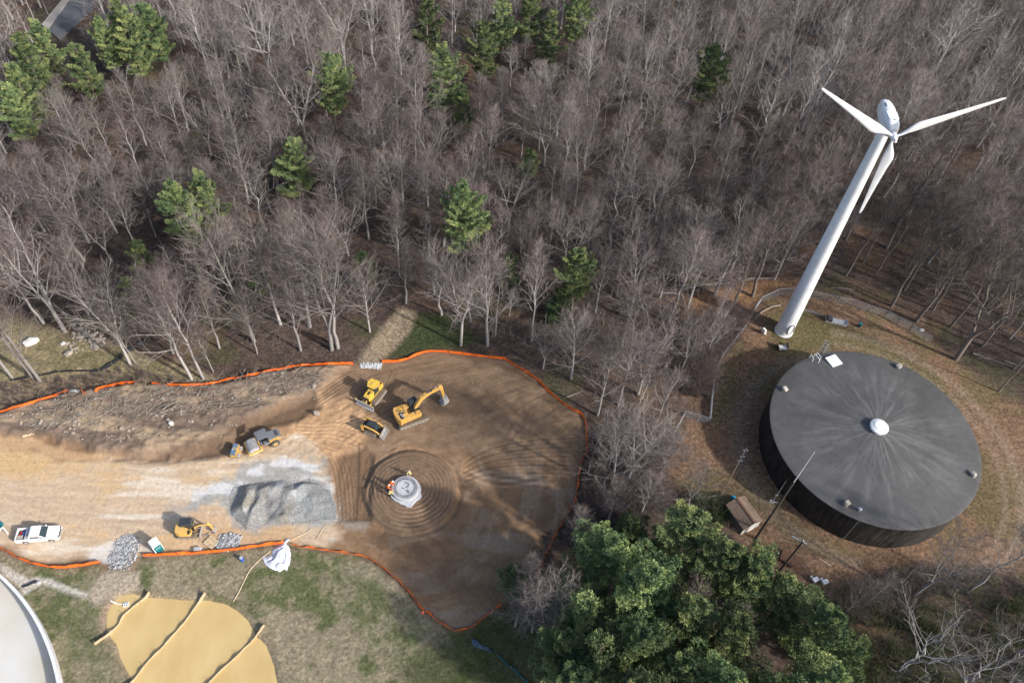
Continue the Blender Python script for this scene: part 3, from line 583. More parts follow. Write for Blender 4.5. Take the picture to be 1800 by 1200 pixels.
b = MB(); ring = oval(.49, .84, 3.26, 1.53); b.tube(ring + ring[:2], .075, 6, False); b.build('frame', 'galv', dr)
# nacelle
u = Vector((math.cos(YAW), math.sin(YAW), 0)); 
nc = bpy.data.objects.new('nacelle_base', None); bpy.data.objects.remove(nc)
secs = [(2.2, .62, .62, 0), (1.9, .95, .95, 0), (1.2, 1.12, 1.12, .02), (0, 1.2, 1.2, .05), (-1.6, 1.16, 1.15, .08), (-2.9, 1.0, 1.0, .12), (-3.7, .80, .78, .15), (-4.1, .45, .4, .18)]
v = []; f = []; nn = 28
for i, (xx, wy, wz, dz) in enumerate(secs):
    for k in range(nn):
        q = 2 * math.pi * k / nn; cq, sq = math.cos(q), math.sin(q); e = .62; p = (abs(cq) ** e * (1 if cq > 0 else -1) * wy * .8, abs(sq) ** e * (1 if sq > 0 else -1) * wz)
        v.append((xx, p[0], p[1] + dz))
for i in range(len(secs) - 1):
    for k in range(nn): f.append((i * nn + k, i * nn + (k + 1) % nn, (i + 1) * nn + (k + 1) % nn, (i + 1) * nn + k))
f += [tuple(range(nn)), tuple(range(len(v) - 1, len(v) - nn - 1, -1))]
b = MB(); b.add(v, f); na = b.build('nacelle', 'turbine_white', t, True); na.location = (0, 0, HH); na.rotation_euler = (0, 0, YAW)
b = MB()
for (xx, yy, sx_, sy_) in ((-2.1, -.45, .75, .16),): b.box((xx, yy, 1.20), (sx_, sy_, .08))
b.build('vent_slot', 'dark_steel', na)
b = MB()
for (xx, yy) in ((-.5, -.62), (-.15, -.62), (.1, -.3), (.1, .1), (.35, .5), (.9, -.5), (1.1, .2)): b.box((xx, yy, 1.235), (.16, .22, .10))
b.box((.2, 0, 1.22), (1.5, 1.3, .035)); b.build('access_hatch', 'white_paint', na)
b = MB(); b.tube([(-2.0, -1.05, .8), (-2.0, -1.2, 1.9)], .035, 5); b.tube([(-1.7, -1.05, .8), (-1.7, -1.2, 1.8)], .03, 5); b.box((-2.0, -1.22, 1.5), (.12, .12, .35)); b.tube([(-2.2, -1.25, 1.9), (-1.8, -1.2, 1.95)], .03, 5); b.build('wind_vane', 'galv', na)
hubp = Vector((math.cos(YAW), math.sin(YAW), 0)) * 3.076
nax = Vector((math.cos(YAW) * math.cos(TILT), math.sin(YAW) * math.cos(TILT), math.sin(TILT))); uax = Vector((-math.sin(YAW), math.cos(YAW), 0)); vax = nax.cross(uax)
hb = MB(); hb.lathe([(.02, -.85), (.40, -.85), (.44, -.4), (.44, .25), (.36, .5), (.18, .66), (.15, 1.1), (.02, 1.12)], 32)
h_ = hb.build('hub', 'turbine_white', t, True); mt = Matrix((uax, vax, nax)).transposed().to_4x4(); mt.translation = hubp + Vector((0, 0, HH)); h_.matrix_basis = mt
for k in range(3):
    ph = PHI + k * 2 * math.pi / 3; rows = []; v = []; f = []
    st_ = [(.30, .34, .34, 0), (.9, .36, .32, 0), (1.6, .70, .28, .10), (2.6, 1.25, .25, .14), (3.3, 1.38, .22, .14), (5, 1.12, .17, .10), (7, .88, .13, .07), (9, .68, .10, .05), (11, .48, .07, .03), (12.4, .36, .05, .02), (12.75, .22, .03, 0)]
    for (rr_, ch, tk, tw) in st_:
        for j in range(14):
            q = 2 * math.pi * j / 14; cx = math.cos(q) * ch / 2; cz = math.sin(q) * tk / 2 * (1 + .5 * math.cos(q)) if rr_ > 1.2 else math.sin(q) * tk / 2
            off = BSG * (ch - .34) * .36
            x_, z_ = (cx + off) * math.cos(tw) - cz * math.sin(tw), (cx + off) * math.sin(tw) + cz * math.cos(tw)
            v.append((rr_, x_, z_))
    for i in range(len(st_) - 1):
        for j in range(14): f.append((i * 14 + j, i * 14 + (j + 1) % 14, (i + 1) * 14 + (j + 1) % 14, (i + 1) * 14 + j))
    f += [tuple(range(14)), tuple(range(len(v) - 1, len(v) - 15, -1))]
    b = MB(); b.add(v, f); o = b.build('blade', 'turbine_white', t, True)
    o.matrix_basis = mt @ Matrix.Rotation(ph, 4, 'Z')

# ---------------------------------------------------------------- things in the tank yard
def chain_fence(pts, label, hgt=1.7, cell=.13, tops=True):
    P = []
    for (px, py) in pts:
        p = at(px, py, hgt if tops else 0); P.append(p)
    t = thing('chain_link_fence', label, 'fence', P[0])
    o_ = P[0]; rail = MB(); wires = MB(); L_ = 0
    for i in range(len(P) - 1):
        a, b2 = P[i] - o_, P[i + 1] - o_; d = b2 - a; n_ = max(1, int(round(d.length / 3.0)))
        for k in range(n_ + (1 if i == len(P) - 2 else 0)):
            p = a + d * k / n_; m_ = MB(); m_.tube([(p.x, p.y, p.z - .2), (p.x, p.y, p.z + hgt + .08)], .04, 6); m_.build('post', 'galv', t)
        rail.tube([a + Vector((0, 0, hgt)), b2 + Vector((0, 0, hgt))], .034, 5)
        nl = int(d.length / cell); e = d.normalized(); kk = int(hgt / cell)
        for q in range(-kk, nl + 1):
            for sgn in (0, 1):
                s0, s1 = q * cell, (q + kk) * cell; z0, z1 = (0, hgt) if sgn == 0 else (hgt, 0)
                if s0 < 0: z0 += (z1 - z0) * (-s0) / (s1 - s0); s0 = 0
                if s1 > d.length: z1 -= (z1 - z0) * (s1 - d.length) / (s1 - s0); s1 = d.length
                if s1 - s0 < .05: continue
                A = a + e * s0 + Vector((0, 0, z0)); B_ = a + e * s1 + Vector((0, 0, z1)); wires.tube([A, B_], .004, 3, False)
    rail.build('top_rail', 'galv', t); wires.build('wire_mesh', 'galv', t)
chain_fence([(1163, 818), (1187, 757), (1206, 721)], 'grey chain link fence running down into the brush left of the tank yard')
chain_fence([(1206, 721), (1229, 728), (1250, 735)], 'short two-bay chain link gate between two fence corners left of the tank')
chain_fence([(1250, 735), (1253, 700), (1258, 656), (1270, 623), (1304, 580), (1315, 565), (1326, 542), (1340, 522), (1371, 508), (1398, 506), (1427, 511), (1503, 527), (1563, 547), (1607, 570), (1640, 592)], 'long curved chain link fence passing behind the wind turbine')
def line_thing(nm, label, cat, pts, r, m, hgt=0.0, n=6, group=None):
    P = [at(*p) for p in pts]; b = MB(); o_ = P[0].copy(); b.tube([p - o_ + Vector((0, 0, hgt)) for p in P], r, n); o = b.build(nm, m, None, True); o.location = o_; return tag(o, label, cat, group)
def strip_thing(nm, label, cat, pts, wd, hg, m):
    P = [at(*p) for p in pts]; b = MB(); o_ = P[0].copy(); v = []; f = []
    for i, p in enumerate(P):
        d = (P[min(i + 1, len(P) - 1)] - P[max(i - 1, 0)]); d.z = 0; d.normalize(); s = Vector((-d.y, d.x, 0)) * wd / 2
        for q in (-s, s):
            for z in (-.1, hg): v.append(p - o_ + q + Vector((0, 0, z)))
    for i in range(len(P) - 1):
        k = i * 4
        for a, b_ in ((0, 1), (1, 3), (3, 2), (2, 0)): f.append((k + a, k + b_, k + 4 + b_, k + 4 + a))
    f += [(0, 1, 3, 2), tuple(len(v) - 4 + j for j in (0, 2, 3, 1))]
    b.add(v, f); o = b.build(nm, m); o.location = o_; return tag(o, label, cat)
strip_thing('garden_edging', 'low pale curved edging left of the turbine tower', 'edging', [(1327, 560), (1336, 551), (1347, 544), (1358, 539), (1372, 537)], .18, .25, 'stone')
strip_thing('garden_edging', 'low grey edging right of the turbine tower running to the slab', 'edging', [(1412, 545), (1427, 549), (1447, 556)], .16, .22, 'galv')
p = at(1470, 566); b = MB(); hh = head((1452, 561), (1490, 570)); b.prism([(-1.9, 0), (-1.9, .5), (-.9, .75), (-.75, .3), (1.3, .4), (1.75, .72), (1.8, 0)], -.55, .55); o = b.build('stone_slab', 'concrete'); o.location = p; o.rotation_euler = (0, 0, hh); tag(o, 'long grey slab with a dark raised end on the grass right of the turbine', 'slab')
b = MB(); b.box((-1.35, 0, .62), (.95, 1.2, .5), 0, .3); o2 = b.build('raised_end', 'dark_steel', o)
p = at(1341, 586); t = thing('meter_pedestal', 'small white utility cabinet pair left of the turbine foot', 'cabinet', p, .5)
b = MB(); b.box((0, 0, .75), (.35, .7, .9)); b.build('cabinet', 'white_paint', t); b = MB(); b.box((.25, -.3, .2), (.2, .22, .42)); b.box((.25, .3, .2), (.2, .22, .42)); b.build('base', 'white_paint', t); b = MB(); b.box((-.3, .5, .9), (.3, .25, .3)); b.build('meter', 'galv', t)
p = at(1375, 612); t = thing('open_crate', 'weathered wooden crate with raised sides on the grass below the turbine', 'crate', p, head((1360, 612), (1385, 612)))
b = MB(); b.box((0, 0, .22), (1.5, 1.0, .1)); b.build('base_board', 'concrete', t)
b = MB(); b.box((-.85, 0, .55), (.08, 1.3, .9), 0, -.25); b.build('side_board', 'stake_wood', t); b = MB(); b.box((.85, .2, .5), (.08, 1.1, .8), 0, .35); b.build('side_board', 'stake_wood', t)
for sx_ in (-.7, .7):
    for sy_ in (-.45, .45): b = MB(); b.box((sx_, sy_, .09), (.1, .1, .2)); b.build('leg', 'stake_wood', t)
p = at(1510, 574); t = thing('drum', 'small dark teal drum standing alone on the leaf litter above the tank', 'drum', p); b = MB(); b.lathe([(.3, 0), (.32, .3), (.3, .32), (.32, .35), (.3, .85)], 16); b.build('barrel', 'dark_teal', t, True); b = MB(); b.lathe([(.31, .85), (.31, .9), (.05, .92)], 16); b.build('lid', 'teal', t)
p = at(1288, 876); b = MB(); b.lathe([(.28, 0), (.3, .4), (.25, .62), (.05, .7)], 14); o = b.build('bucket', 'cyan', None, True); o.location = p; tag(o, 'bright blue bucket on the leaves just above the shed', 'bucket')
# shed
p = at(1305, 925); hh = head((1282, 935), (1330, 922)) ; t = thing('garden_shed', 'small shed with a brown shingled gable roof and white end wall left of the tank', 'shed', p, hh)
A = at(1300, 941); B_ = at(1333, 925); hd = math.atan2(B_.y - A.y, B_.x - A.x); C_ = at(1297, 940); D_ = at(1277, 905)
t.rotation_euler = (0, 0, hd); t.location = (A + B_) / 2 + Vector((-math.sin(hd), math.cos(hd), 0)) * 2.1
sw, sl2, eh, rh = 1.55, 2.05, 2.0, 2.75
b = MB(); b.box((0, 0, eh / 2), (2 * sw, 2 * sl2 - .12, eh)); b.build('wall', 'shed_grey', t)
b = MB(); b.prism([(-sw, 0), (sw, 0), (sw, eh), (0, rh - .05), (-sw, eh)], -sl2, -sl2 + .06); b.build('gable_wall', 'shed_wall', t)
b = MB(); b.box((.1, -sl2 - .02, .95), (1.1, .05, 1.85)); b.build('door', 'white_paint', t)
b = MB(); b.prism([(-sw - .15, eh - .06), (-sw - .15, eh + .04), (0, rh + .06), (sw + .15, eh + .04), (sw + .15, eh - .06), (0, rh - .06)], -sl2 - .15, sl2 + .12); rf = b.build('roof', 'shingle', t)
b = MB(); b.box((0, 0, rh + .065), (.30, 2 * sl2 + .3, .05)); b.build('ridge_cap', 'rust_brown', rf)
# poles
def pole(label, base, top, r0, r1, m, nm='utility_pole', cat='utility pole'):
    p = at(*base); h = htop(base, top); t = thing(nm, label, cat, p); b = MB(); b.lathe([(r0, -.2), (r1, h)], 10); b.build('pole', m, t, True); return t, h
t, h = pole('thick dark utility pole with a white whip antenna rising in front of the tank', (1328, 946), (1397, 848), .20, .13, 'pole_wood')
h2 = htop((1328, 946), (1431, 794)); b = MB(); b.tube([(0, 0, h - .2), (0, 0, h2)], [.06, .03], 6); b.build('whip_antenna', 'white_paint', t)
b = MB(); b.tube([(0, 0, h * .66), (-.9, .1, h * .66), (-.95, .1, h * .68)], .05, 5); b.tube([(-.95, .1, h * .66), (-.95, .1, h * 1.0)], [.05, .02], 5); b.tube([(-1.3, .2, h * .64), (-.6, 0, h * .64)], .05, 5); b.box((-1.2, .15, h * .67), (.25, .2, .3)); b.build('side_antenna', 'galv', t)
b = MB(); b.tube([(-1.15, .1, h * .77), (-.75, .1, h * .77)], .04, 4); b.build('antenna_element', 'galv', t)
t, h = pole('thin leaning grey pole with small antennas left of the shed', (1262, 879), (1297, 808), .09, .06, 'pole_grey', 'antenna_pole', 'antenna pole')
h2 = htop((1262, 879), (1310, 786)); b = MB(); b.tube([(0, 0, h - .5), (0, 0, h2)], .04, 5)
for zz in (h, h + 1.2, h2 - .6): b.tube([(-.3, 0, zz), (.3, .1, zz)], .03, 4); b.box((.28, 0, zz), (.1, .1, .3))
b.build('antenna', 'galv', t)
t, h = pole('short dark utility pole with a pale crossarm beside the rusty trailer', (1371, 1002), (1410, 950), .17, .12, 'pole_wood')
ca = math.atan2(*(np.array(rel(1415, 952, h)) - np.array(rel(1400, 944, h)))[::-1]); b = MB(); b.box((-.45 * math.cos(ca), -.45 * math.sin(ca), h - .15), (2.1, .14, .14), ca); b.build('crossarm', 'galv', t)
b = MB(); b.lathe([(.06, 0), (.07, .25)], 8, (0, 0, h)); b.build('insulator', 'white_paint', t)
b = MB(); b.tube([(0, 0, h - .5), (3.2, -2.4, 0)], .02, 4); b.build('guy_wire', 'dark_steel', t)
p = at(1389, 985); hh = head((1358, 982), (1385, 996)); t = thing('flatbed_trailer', 'small rusty brown flatbed trailer behind the short utility pole', 'trailer', p, hh)
b = MB(); b.box((0, 0, .62), (2.9, 1.8, .10)); b.build('deck', 'rust_brown', t); b = MB(); b.tube([(-1.4, .95, .7), (-1.4, .95, 1.2), (1.4, .95, 1.2), (1.4, .95, .7)], .04, 5); b.build('rail', 'dark_steel', t)
for sy in (-.95, .95): b = MB(); b.cyl((0, sy - .09, .32), (0, sy + .09, .32), .32, 16); b.build('wheel', 'tyre', t, True)
b = MB(); b.tube([(1.4, .5, .55), (2.6, 0, .5), (1.4, -.5, .55)], .05, 5); b.build('drawbar', 'dark_steel', t)
for (px, py, lb, r_) in ((1431, 1021, 'white utility box, left of the two at the edge of the brush', .5), (1448, 1025, 'pale blue-grey utility box, right of the two at the edge of the brush', .4)):
    p = at(px, py); t = thing('utility_box', lb, 'utility box', p, r_); b = MB(); b.box((0, 0, .35), (.8, .55, .65)); b.build('body', 'pale_steel', t); b = MB(); b.box((0, 0, .71), (.86, .6, .06)); b.build('lid', 'white_paint', t); b = MB(); b.box((-.15, .55, .25), (.35, .3, .5)); b.build('side_unit', 'white_paint', t)
line_thing('plank', 'thin pale plank lying on the leaves below the tank', 'plank', [(1440, 982), (1461, 994)], .06, 'pale_wood', .06, 4)
p = at(1620, 581); b = MB(); b.box((0, 0, .12), (.6, .4, .22), .3); b.box((0, 0, .25), (.64, .44, .04), .3); o = b.build('box', 'white_paint'); o.location = p; tag(o, 'small white box lying by the fence under the trees above the tank', 'box')
# lamp post by the road
p = at(85, 27); t = thing('street_lamp', 'thin grey street lamp beside the road in the top left corner', 'street lamp', p); b = MB(); b.lathe([(.10, 0), (.06, 7.5)], 8); b.build('pole', 'galv', t, True); b = MB(); b.tube([(0, 0, 7.4), (.6, -.3, 7.9), (1.4, -.7, 8)], .04, 5); b.build('arm', 'galv', t); b = MB(); b.box((1.7, -.85, 8), (.7, .25, .12), -.46); b.build('lamp_head', 'galv', t)
# ---------------------------------------------------------------- machines
def track(parent, L_, Wd, Hh, y, m='dusty_track', x0=0.0, pitch=.16):
    R2 = Hh / 2; n = 10; pr = [(L_ / 2 - R2 + R2 * math.cos(q), R2 + R2 * math.sin(q)) for q in np.linspace(-math.pi / 2, math.pi / 2, n)] + [(-L_ / 2 + R2 + R2 * math.cos(q), R2 + R2 * math.sin(q)) for q in np.linspace(math.pi / 2, 3 * math.pi / 2, n)]
    b = MB(); b.prism([(x0 + p[0], p[1]) for p in pr], y - Wd / 2, y + Wd / 2)
    k = int((L_ - Hh) / pitch)
    for i in range(k):
        xx = x0 - L_ / 2 + R2 + (i + .5) * (L_ - Hh) / k; b.box((xx, y, Hh + .02), (.045, Wd * .98, .06)); 
    for q in np.linspace(-1.4, 1.4, 8):
        for s in (1, -1): b.box((x0 + s * (L_ / 2 - R2 + (R2 + .02) * math.cos(q)), y, R2 + (R2 + .02) * math.sin(q)), (.06, Wd * .98, .05), 0, -q * s)
    o = b.build('track', m, parent)
    s = 1 if y > 0 else -1
    b = MB()
    for i in range(max(3, int(L_ / .55))):
        xx = x0 - L_ / 2 + R2 + i * (L_ - Hh) / (max(3, int(L_ / .55)) - 1); rr = R2 * (.72 if i in (0, max(3, int(L_ / .55)) - 1) else .42); b.cyl((xx, y + s * (Wd / 2 - .02), R2 if rr > R2 * .5 else R2 * .5), (xx, y + s * (Wd / 2 + .05), R2 if rr > R2 * .5 else R2 * .5), rr, 14)
    b.box((x0, y + s * (Wd / 2 + .01), R2 * 1.15), (L_ - Hh * 1.1, .05, R2 * .5)); b.build('roller', 'dusty_steel', o)
    return o
def cylr(parent, a, b_, r, split=.55):
    a, b_ = Vector(a), Vector(b_); m_ = a.lerp(b_, split); x = MB(); x.cyl(a, m_, r, 10); o = x.build('hydraulic_cylinder', 'black_paint', parent, True)
    x = MB(); x.cyl(m_, b_, r * .5, 8); x.build('rod', 'chrome_rod', o, True); return o
def link(pts, w0, y0, y1):  # pts = list (x,z,halfthickness)
    up = []; dn = []
    for i, (x, z, h) in enumerate(pts):
        a = pts[max(i - 1, 0)]; c = pts[min(i + 1, len(pts) - 1)]; dx, dz = c[0] - a[0], c[1] - a[1]; l = math.hypot(dx, dz); nx, nz = -dz / l, dx / l
        up.append((x + nx * h, z + nz * h)); dn.append((x - nx * h, z - nz * h))
    b = MB(); b.prism(up + dn[::-1], y0, y1); return b
# excavator --------------------------------------------------------------
p = at(728, 737); hd = head((703, 752), (750, 735)); t = thing('excavator', 'large yellow crawler excavator with raised boom and grey bucket', 'excavator', p + Vector((0, 0, 0)), hd)
p2 = at(722, 733); t.location = (p2.x, p2.y, p2.z)
for y in (-1.36, 1.36): track(t, 4.9, .66, .88, y)
b = MB(); b.box((0, 0, .62), (2.2, 1.8, .5)); b.lathe([(.75, .85), (.75, 1.08)], 24); b.build('undercarriage', 'dusty_track', t)
hs = bpy.data.objects.new('x', None); bpy.data.objects.remove(hs)
ho = .08
def rot(b, a=ho): 
    ca, sa = math.cos(a), math.sin(a); b.v = [(x * ca - y * sa, x * sa + y * ca, z) for x, y, z in b.v]; return b
b = MB(); b.box((-.35, 0, 1.22), (3.2, 2.5, .28)); b.box((.85, -.95, 1.65), (.95, .78, .62)); b.box((-.4, -.98, 1.75), (1.5, .72, .80)); b.box((-.3, .98, 1.7), (1.0, .72, .7)); rot(b).build('upper_body', 'machine_yellow', t)
b = MB(); b.box((-1.25, 0, 1.85), (1.35, 2.62, 1.0), 0, 0, 0, .96); b.box((-1.15, .1, 2.40), (.9, 1.5, .12)); rot(b).build('engine_hood', 'machine_yellow', t)
cw = [(-1.75, -1.36), (-1.75, 1.36), (-2.15, 1.30), (-2.42, .9), (-2.52, 0), (-2.42, -.9), (-2.15, -1.30)]
b = MB(); b.prism(cw, 1.1, 2.38, 'z'); cwo = rot(b).build('counterweight', 'machine_yellow', t)
q = text_mesh('CAT', .42, 'lettering', 'white_paint', t, (-1.55, -1.0, 2.372), (0, 0, 0)); q.rotation_euler = (0, 0, ho - 1.45)
q.location = (-1.55, -.75, 2.49)
b = MB(); b.box((-1.60, -.72, 2.475), (.50, 1.15, .02), 0); rot(b, 0).build('decal', 'black_paint', t)
b = MB()
for i, (x, y) in enumerate([(-1.0, -.3), (-1.0, .05), (-1.25, -.3), (-1.25, .05), (-1.45, .35), (-.95, .45), (-1.9, .5), (-1.9, -.1)]): b.box((x, y, 2.475), (.16, .22, .03))
rot(b).build('vent', 'dark_steel', t)
b = MB(); b.cyl((-.85, .75, 2.3), (-.85, .75, 2.75), .07, 10); rot(b).build('exhaust', 'dark_steel', t)
b = MB(); b.prism([(.25, 1.35), (1.55, 1.35), (1.75, 1.9), (1.45, 2.98), (.25, 2.98)], .42, 1.32); cb_ = rot(b).build('cab', 'glass', t)
b = MB(); b.box((.82, .87, 3.02), (1.35, 1.0, .09)); b.box((.82, .87, 3.08), (.9, .7, .05)); rot(b).build('cab_roof', 'dark_roof', cb_)
b = MB()
for (x, z0, x1, z1) in ((.25, 1.35, .25, 3.0), (1.55, 1.35, 1.75, 1.9), (1.75, 1.9, 1.45, 3.0), (.9, 1.35, .9, 3.0)):
    for y in (.42, 1.32): b.tube([(x, y, z0), (x1, y, z1)], .05, 4)
rot(b).build('cab_frame', 'black_paint', cb_)
b = MB(); b.box((.75, -.0, 1.75), (1.2, .75, .75)); b.box((.4, -.75, 2.0), (.3, .5, .12)); b.tube([(1.4, -1.3, 2.1), (1.4, -.6, 2.1), (.5, -.6, 2.35)], .03, 4); rot(b).build('swing_base', 'black_paint', t)
bm_ = [(.75, 1.9, .20), (1.2, 2.8, .30), (2.0, 3.9, .38), (2.7, 4.25, .36), (3.6, 4.45, .28), (4.7, 4.55, .22), (5.3, 4.55, .16)]
b = link(bm_, .3, -.23, .23); bo = rot(b).build('boom', 'machine_yellow', t)
q = text_mesh('CAT', .26, 'lettering', 'white_paint', bo, (3.3 * math.cos(ho), 3.3 * math.sin(ho), 4.72), (0, -.1, ho))
b = MB(); b.box((3.3, 0, 4.70), (.8, .3, .02), 0, -.12); b.box((3.72, 0, 4.75), (.14, .3, .02), 0, -.1); rot(b).build('decal', 'black_paint', bo)
for y in (-.38, .38):
    A = Vector((1.35, y, 1.55)); B_ = Vector((2.45, y, 3.75)); ca, sa = math.cos(ho), math.sin(ho); rr_ = lambda V: (V.x * ca - V.y * sa, V.x * sa + V.y * ca, V.z); cylr(t, rr_(A), rr_(B_), .09)
cylr(bo, rr_(Vector((2.9, .05, 4.75))), rr_(Vector((5.35, .05, 5.15))), .10)
b = link([(4.95, 5.2, .16), (5.3, 4.6, .30), (5.5, 3.6, .24), (5.62, 2.3, .16), (5.65, 1.6, .13)], .25, -.18, .18); so_ = rot(b).build('stick', 'machine_yellow', t)
cylr(so_, rr_(Vector((5.75, 0, 4.3))), rr_(Vector((6.05, 0, 2.2))), .08)
b = MB(); b.tube([(5.6, -.14, 2.0), (6.0, -.14, 2.05), (6.0, -.14, 1.5)], .06, 5); b.tube([(5.6, .14, 2.0), (6.0, .14, 2.05), (6.0, .14, 1.5)], .06, 5); rot(b).build('linkage', 'dusty_steel', so_)
bk = [(5.45, 1.55), (6.0, 1.6), (6.35, 1.25), (6.4, .7), (6.05, .25), (5.5, .12), (5.3, .3), (5.75, .45), (6.05, .75), (6.0, 1.15), (5.55, 1.3)]
b = MB(); b.prism(bk, -.62, .62); b.prism([(5.45, 1.55), (6.35, 1.25), (6.4, .7), (6.05, .25), (5.5, .12), (5.4, .3)], -.64, -.58); b.prism([(5.45, 1.55), (6.35, 1.25), (6.4, .7), (6.05, .25), (5.5, .12), (5.4, .3)], .58, .64)
bko = rot(b).build('bucket', 'pale_steel', t)
b = MB()
for y in np.linspace(-.55, .55, 5): b.box((5.22, y, .2), (.28, .10, .08), 0, .2)
rot(b).build('teeth', 'pale_steel', bko)
# bulldozer ---------------------------------------------------------------
p = at(657, 696); hd = head((676, 672), (640, 716)); t = thing('bulldozer', 'yellow bulldozer with a roofed cab and a wide grey blade', 'bulldozer', p, hd)
for y in (-1.04, 1.04): track(t, 3.4, .70, .95, y)
b = MB(); b.box((0, 0, .9), (3.0, 1.25, .55)); b.box((-1.15, 0, 1.45), (1.1, 1.5, .65)); b.build('chassis', 'bright_yellow', t)
b = MB(); b.prism([(.35, 1.1), (1.75, 1.0), (1.75, 1.75), (1.5, 1.95), (.35, 2.1)], -.52, .52); en = b.build('engine_hood', 'bright_yellow', t)
b = MB(); b.box((1.0, 0, 2.05), (.55, .28, .06)); b.tube([(.8, .15, 2.0), (.8, .15, 2.6)], .06, 8); b.build('exhaust', 'black_paint', en)
b = MB(); b.box((1.77, 0, 1.4), (.06, .8, .6)); b.build('grille', 'dark_steel', en)
b = MB(); b.prism([(-.65, 1.3), (.4, 1.3), (.35, 2.1), (.15, 2.9), (-.65, 2.9)], -.62, .62); cb_ = b.build('cab', 'glass', t)
b = MB(); b.prism([(-1.05, -.78), (-1.05, .78), (-.2, .95), (.55, .55), (.55, -.55), (-.2, -.95)], 2.92, 3.06, 'z'); b.box((-.35, 0, 3.09), (.8, .5, .06)); b.build('cab_roof', 'bright_yellow', cb_)
b = MB()
for x in (-.65, .3):
    for y in (-.6, .6): b.tube([(x, y, 1.3), (x, y, 2.95)], .06, 4)
b.box((.0, 0, 1.35), (1.1, 1.3, .15)); b.build('cab_frame', 'black_paint', cb_)
b = MB(); b.box((-1.35, 0, 1.82), (.9, 1.35, .14)); b.build('fuel_tank', 'bright_yellow', t); b = MB(); b.box((-1.6, .38, 1.90), (.28, .4, .03)); b.build('decal', 'black_paint', t); b = MB(); b.box((-1.4, .38, 1.90), (.12, .4, .03)); b.build('red_patch', 'red', t)
bl = [(2.35 + .18 * math.cos(q) * 1.2, .62 + .55 * math.sin(q)) for q in np.linspace(-1.5, 1.5, 8)]
prof = [(2.55, .05), (2.38, .25), (2.30, .6), (2.36, .98), (2.52, 1.2)]; 
b = MB(); b.prism(prof + [(x - .09, z) for x, z in prof[::-1]], -1.65, 1.65); bo = b.build('blade', 'pale_steel', t)
b = MB(); b.box((2.22, 0, .6), (.08, 2.9, .2)); b.box((2.36, 1.5, 1.22), (.12, .28, .06)); b.box((2.36, -1.5, 1.22), (.12, .28, .06)); b.build('blade_brace', 'bright_yellow', bo)
b = MB(); b.tube([(1.2, -.5, .6), (2.25, -.9, .5)], .11, 6); b.tube([(1.2, .5, .6), (2.25, .9, .5)], .11, 6); b.tube([(1.2, 0, 1.0), (2.2, 0, .8)], .16, 6); b.build('push_arm', 'bright_yellow', t)
for y in (-.35, .35): cylr(t, (1.75, y, 1.6), (2.28, y, .85), .07)
# compact track loader ------------------------------------------------------
p = at(656, 757); hd = head((640, 750), (680, 763)); t = thing('track_loader', 'small black and yellow track loader with a grey dozer bucket', 'loader', p, hd)
for y in (-.72, .72): track(t, 2.2, .42, .68, y, x0=-.1)
b = MB(); b.box((-.2, 0, .75), (2.1, 1.0, .7)); b.prism([(-1.45, .5), (-1.45, 1.55), (-1.1, 1.75), (-.6, 1.75), (-.6, .5)], -.62, .62); b.build('body', 'black_paint', t)
b = MB(); b.prism([(-.65, 1.0), (.75, .9), (.85, 1.3), (.55, 2.05), (-.65, 2.1)], -.45, .45); cb_ = b.build('cab', 'glass', t)
b = MB(); b.box((0, 0, 2.12), (1.35, 1.0, .08)); b.box((-.05, 0, 2.17), (.9, .7, .04)); b.build('cab_roof', 'dark_roof', cb_)
for y in (-.72, .72):
    b = link([(-1.35, 1.75, .12), (-.9, 1.9, .13), (.4, 1.55, .12), (1.25, 1.05, .12), (1.45, .4, .10)], .1, y - .09, y + .09); b.build('lift_arm', 'machine_yellow', t)
    cylr(t, (-.9, y * 1.05, 1.0), (.3, y * 1.05, 1.45), .06)
for y in (-.72, .55): b = MB(); b.box((-1.35, y, 1.15), (.35, .3, 1.05)); b.lathe([(.25, 0), (.25, .1)], 12, (-1.35, y, 1.68)); b.build('rear_post', 'machine_yellow', t)
prof = [(1.6, .05), (1.45, .5), (1.55, .95), (1.75, 1.05), (2.2, .15)]
b = MB(); b.prism([(2.25, .04), (1.6, .04), (1.45, .5), (1.6, 1.0), (1.68, .98), (1.56, .5), (1.68, .12), (2.25, .10)], -1.0, 1.0); b.prism([(2.2, .05), (1.6, .05), (1.5, .5), (1.62, 1.0)], -1.02, -.97); b.prism([(2.2, .05), (1.6, .05), (1.5, .5), (1.62, 1.0)], .97, 1.02); b.build('bucket', 'dusty_steel', t)
# roller ---------------------------------------------------------------------
p = at(467, 779); hd = head((489, 771), (448, 789)); t = thing('soil_compactor', 'yellow and grey padfoot soil roller with a studded front drum', 'roller', p, hd)
t.location = at(466, 781)
b = MB(); b.cyl((1.75, -1.02, .78), (1.75, 1.02, .78), .70, 28)
for i in range(16):
    for j in range(8):
        q = 2 * math.pi * (i + (j % 2) * .5) / 16; y = -.88 + j * .25; b.box((1.75 + .75 * math.cos(q), y, .78 + .75 * math.sin(q)), (.15, .17, .24), 0, -q)
b.build('drum', 'pale_steel', t)
b = MB()
for y in (-1.18, 1.18): b.box((1.65, y, .8), (2.0, .14, .38))
b.box((2.6, 0, .8), (.14, 2.45, .34)); b.box((.72, 0, .85), (.2, 2.45, .5)); b.build('drum_frame', 'mini_yellow', t)
b = MB(); b.box((.25, 0, .8), (.9, .7, .45)); b.box((-.5, 0, 1.0), (1.3, 1.5, .5)); b.build('chassis', 'grey_paint', t)
